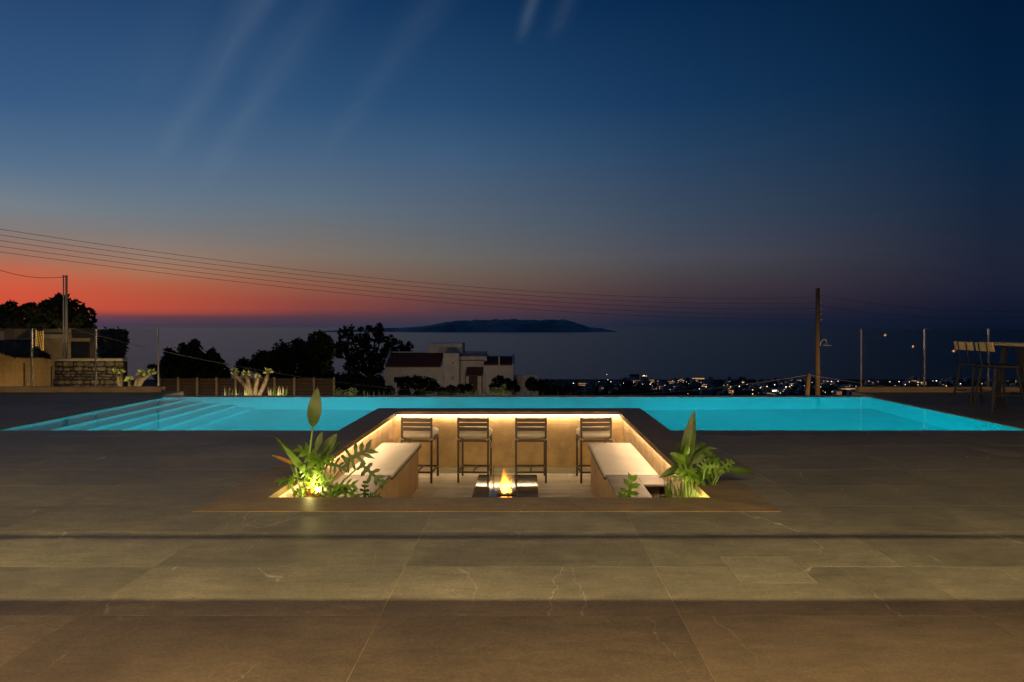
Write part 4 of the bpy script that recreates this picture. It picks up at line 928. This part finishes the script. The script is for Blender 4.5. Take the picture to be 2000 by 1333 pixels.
for x0, x1, yt, ye in ((751, 754, 690, 716), (862.2, 866, 690, 716), (1000.2, 1004, 697, 712)):
    a_ = P(x0, ye, Yq); b_ = P(x1, ye, Yq); zt = P(0, yt, Yq).z
    MB().prism([(Yq-.5, a_.z-.2), (Yq-.5, a_.z+.15), (Yq+3.3, zt+.2), (Yq+5.4, a_.z+.1), (Yq+5.4, a_.z-.2)], a_.x, b_.x, 'x').build('gable', M['white_wall'], H_, loc=L)
def win(x0, x1, y0, y1, d, m_):
    o = wp('window', x0, x1, y0, y1, d-.06, d-.005, M['white_wall']); a_ = P(x0+.7, y1-.7, Yq); b_ = P(x1-.7, y0+.7, Yq)
    MB().box(a_.x, b_.x, Yq+d-.075, Yq+d-.061, a_.z, b_.z).build('pane', m_, o)
win(769, 788, 736, 748, 0, M['dark_open']); win(880, 888, 733, 743, -.4, M['dark_open']); win(883.5, 887, 706.5, 711, -.4, M['dark_open']); win(866.8, 869, 731, 744, -.4, M['shutter']); win(777,780.5,731,733,0,M['dark_open'])
d_ = wp('door', 915, 932, 733, 772, .54, .595, M['shutter']); 
for x in (910.5, 942): wp('porch_post', x, x+1.4, 732, 790, -1.5, -1.38, M['shutter'])
wp('cornice', 897, 945.5, 704, 705.5, .5, .595, M['shutter'])
t = thing('roof_antenna', 'thin television antenna on the tower of the white house', 'antenna', P(835, 676, Yq+3)); MB().tube([(0,0,-.3),(0,0,1.4)], .03, 5).build('mast', M['pole_metal'], t); MB().bar((-1.0,0,.9),(.1,0,.9),.035).build('boom', M['pole_metal'], t)
for k in range(4): MB().bar((-.9+.25*k,-.25,.9),(-.9+.25*k,.25,.9),.03).build('element', M['pole_metal'], t)

for x, w_, lab in ((800,430,'added hidden fill light before the left wing of the white house'),(930,430,'added hidden fill light before the porch of the white house')):
    spot_or_fill(P(x, 779, 74), (0,1,.25), lab, w_, None, (1,.74,.48))  # unseen fill lights added to warm the house front
# ================================================================== TOWN BY THE SEA
def plain(x, y): 
    Y = 109.3*F/(y-VY); return (x-VX)*Y/F, Y
protos = []
for k in range(5):
    a = [(11,9,6.5),(9,9,3.6),(14,10,7),(8,8,6.4),(18,9,6.8)][k]
    b = MB(); b.box(-a[0]/2,a[0]/2,-a[1]/2,a[1]/2,-3,a[2]); b.box(-a[0]/4,a[0]/6,-a[1]/4,a[1]/3,a[2],a[2]+1.6)
    wn = MB()
    for z in ([1.2,4.2] if a[2] > 5 else [1.2]):
        for x in np.arange(-a[0]/2+1.2, a[0]/2-1.4, 2.6): wn.box(x,x+1.1,-a[1]/2-.05,-a[1]/2+.05,z,z+1.4)
    protos.append((b.mesh('wall', M['far_wall']), wn.mesh('window', M['dark_open']), wn.mesh('window', M['town_window'])))
rg = random.Random(3)
for k in range(170):
    y = 743 + 30*rg.random()**1.2; x = rg.uniform(1050, 2060) if k % 3 else rg.uniform(1230,1700)
    if x < 1200 and y < 752: y = rg.uniform(755,772)
    X, Y = plain(x, y); pr = rg.choice(protos); lit = rg.random() < .18
    t = thing('town_house', 'small lit house in the far town by the sea' if lit else 'small dark house in the far town by the sea', 'house', (X, Y, -108.5), 'lit houses of the far town' if lit else 'dark houses of the far town', rg.uniform(-.5,.5))
    link('wall', pr[0], t); link('window', pr[2 if lit else 1], t)
lampm = [MB().lathe([(.05,-.9),(.75,-.4),(.9,0),(.75,.4),(.05,.9)], n=8).mesh('globe', M[m_]) for m_ in ('town_warm','town_white')]
polem = MB().tube([(0,0,0),(0,0,7)], .12, 5).mesh('lamp_post', M['wire'])
spots = [(1120,749,1.2),(1163,760,1.3),(1170,746,.8),(1185,732,.9),(1187,742,.9),(1193,746,1),(1214,753,.9),(1218,749,.9),(1249,748,2.0),(1258,734,1.6),(1270,751,1.5),(1272,748,.9),(1235,752,.9),(1366,760,1),(1379,756,1.5),(1369,747,.8),(1325,744,.8),(1335,744,.9),(1285,745,.8),(1414,753,.9),(1421,752,.9),(1427,756.5,1.1),(1444,755,1.3),(1451,747,1.1),(1459,751,1.1),(1470,762,1.3),(1470,770,1.3),(1485,758,1.3),(1498,755,1.2),(1513,752,1.4),(1535,756,1.6),(1542,755,1.2),(1532,761,1),(1546,753,1),(1520,765,.9),(1524,768,.9),(1431,765,.8),(1624,745.5,1.2),(1603,756,1),(1617,745.5,.8),(1637,745,1.1),(1672,755,1.2),(1697,745,1.1),(1705,748,.8),(1738,746,1.3),(1756,746,1.3),(1776,746.5,1.3),(1768,751.5,1.1),(1793,747,1.2),(1800,748,1.1),(1829,744,1.8),(1848,754,1.3),(1876,750,1.4),(1918,750,.9),(1793,752,1.1),(1945,749,.8),(1993,754,1)]
for k in range(75):
    spots.append((rg.uniform(1200,2000), 744+27*rg.random()**1.6, rg.uniform(.35,.8)))
for (x, y, sc_) in spots:
    Y = 101.5*F/(max(y,741.5)-VY); X = (x-VX)*Y/F; zl_ = P(x,y,Y).z
    t = thing('street_lamp', 'tiny glowing street lamp in the far town by the sea', 'street lamp', (X, Y, zl_-7), 'street lamps of the far town')
    o = link('globe', rg.choice(lampm), t, (0,0,7)); o.scale = (sc_*.48,)*3; link('lamp_post', polem, t)
for (x0,x1,y,m_,lab) in ((1352,1376,740,'town_window','row of orange lit arches on the seafront'),(1230,1248,734,'dark_open','bluish seafront hotel block'),(1254,1264,735,'town_window','narrow bright hotel front by the sea'),(1545,1565,744,'town_window','low orange lit hall on the seafront'),(1503,1518,764,'town_white','bright lit yard shed in the near town'),(1643,1673,760.5,'town_window','long low lit shed near the right railing'),(1775,1795,745,'town_window','lit block behind the right glass railing')):
    Y = 105*F/(y-VY); a = P(x0,y,Y); b = P(x1,y,Y); t = thing('seafront_building', lab, 'building', ((a.x+b.x)/2, Y, -109.5)); w_ = b.x-a.x; hh = a.z+109.5
    MB().box(-w_/2-.6,w_/2+.6,.1,9,-1,hh+2.6).build('wall', M['far_wall'], t); 
    n_ = max(3, int(w_/2.4))
    for k in range(n_): x = -w_/2+(k+.12)*w_/n_; MB().box(x, x+w_/n_*.7, -.05, .09, hh-1.0, hh+1.2).build('window', M[m_], t)
# dark trees between the houses
fb = []
for k in range(420):
    x = rg.uniform(1000,2080); y = 745+32*rg.random(); X, Y = plain(x, y); fb.append((X, Y, -106.5, rg.uniform(2.5,5)))
o = link('far_trees', crown_mesh(fb, 26000, 1.0, 5, .3)); o.data.materials.append(M['darkleaf']); tag(o, 'dark tree cover between the far town houses', 'trees', kind='stuff')
fb = []
for k in range(500):
    Y = rg.uniform(130,800); x = rg.uniform(600,1350); X = (x-VX)*Y/F; fb.append((X, Y, ground_z(X,Y)+1.2, rg.uniform(1.8,4)))
o = link('hillside_scrub', crown_mesh(fb, 30000, .7, 6, .3)); o.data.materials.append(M['darkleaf']); tag(o, 'dark scrub covering the hillside below the terrace', 'scrub', kind='stuff')

# ================================================================== UNSEEN VILLA BEHIND THE VIEWER, OVERHANG ADDED TO BAND THE DECK LIGHT
V = thing('villa', 'unseen pale villa front with lit veranda and added canopy facing the pool', 'house', (0,-6,0))
def vp(n_, b, m_): return MB().box(*b).build(n_, m_, V, loc=(0,6,0))
vp('wall', (-12,12,-6.3,-6.001,0,2.099), M['villa_wall']); vp('shading_canopy', (-12,12,-6,1.21,2.10,2.20), M['villa_wall']); vp('upper_wall', (-12,12,-6.3,.60,2.201,6.2), M['villa_wall']); vp('cornice', (-12,12,.601,1.0,2.63,2.75), M['villa_wall'])  # overhang edge added to keep the strip light off the near deck
for x in (-11.6,-5.5,5.5,11.4): vp('column', (x-.18,x+.18,-.4,-.04,0,2.099), M['villa_wall'])
M['villa_window'] = emit('villa_lit_window', (1,.66,.34), 12)
for x in (-9,-4.5,0,4.5,9):
    f_ = vp('window', (x-1.7,x+1.7,-5.999,-5.96,.1,2.0), M['black_steel']); MB().box(x-1.6,x-.04,-5.955,-5.95,.18,1.92).build('pane', M['villa_window'], f_); MB().box(x+.04,x+1.6,-5.955,-5.95,.18,1.92).build('pane', M['villa_window'], f_)
vp('downlight_blocker', (-12,12,.885,.915,1.80,2.099), M['villa_wall'])  # unseen board added to cut the downlights off towards the far deck
M['strip'] = emit('eave_strip', (1,.80,.34), 1260)
MB().add([(-10.5,.8955,2.60),(7.5,.8955,2.60),(7.5,.9045,2.60),(-10.5,.9045,2.60)], [(0,3,2,1)]).build('eave_strip', M['strip'], V, loc=(0,6,0))
vp('strip_channel', (-10.6,7.6,.88,.92,2.602,2.629), M['black_steel'])
MB().tube([(-12,1.232,2.3),(12,1.232,2.3)], .0026, 8).build('shadow_rod', M['steel'], V, loc=(0,6,0))  # unseen rod added to cast the thin dark line across the deck
for x in (-11.8,-4.2,4.4,11.8): MB().bar((x,1.205,2.2),(x,1.232,2.3),.006).build('rod_bracket', M['steel'], V, loc=(0,6,0))
M['down'] = emit('downlight', (1,.63,.22), 450)
for k in range(9):
    x = -8+2*k; MB().lathe([(.11,-.004),(.11,.0)], (x,.58,2.097), 20).build('downlight', M['down'], V, loc=(0,6,0))

# lanterns standing on the terrace to the right of the viewer (their glow shows in the glass railing)
M['lantern'] = emit('lantern_glow', (1,.45,.13), 9)
for (X, Y, Z, lab) in ((11.08,5.0,1.0,'tall terrace lantern mirrored as the upper light in the right railing'),(12.57,4.0,.617,'middle terrace lantern mirrored in the right railing'),(13.55,4.5,.49,'low terrace lantern mirrored nearest the bar stools')):
    t = thing('lantern', lab, 'lantern', (X,Y,0))
    MB().tube([(0,0,0),(0,0,Z-.06)], .012, 8).build('stem', M['black_steel'], t); MB().lathe([(.09,0),(.09,.012),(.02,.02)], n=14).build('foot', M['black_steel'], t)
    MB().lathe([(.008,-.04),(.026,-.02),(.03,0),(.026,.02),(.008,.04)], (0,0,Z), 14).build('globe', M['lantern'], t, True)
    MB().lathe([(.07,.056),(.06,.075),(.008,.10)], (0,0,Z), 14).build('cap', M['black_steel'], t)
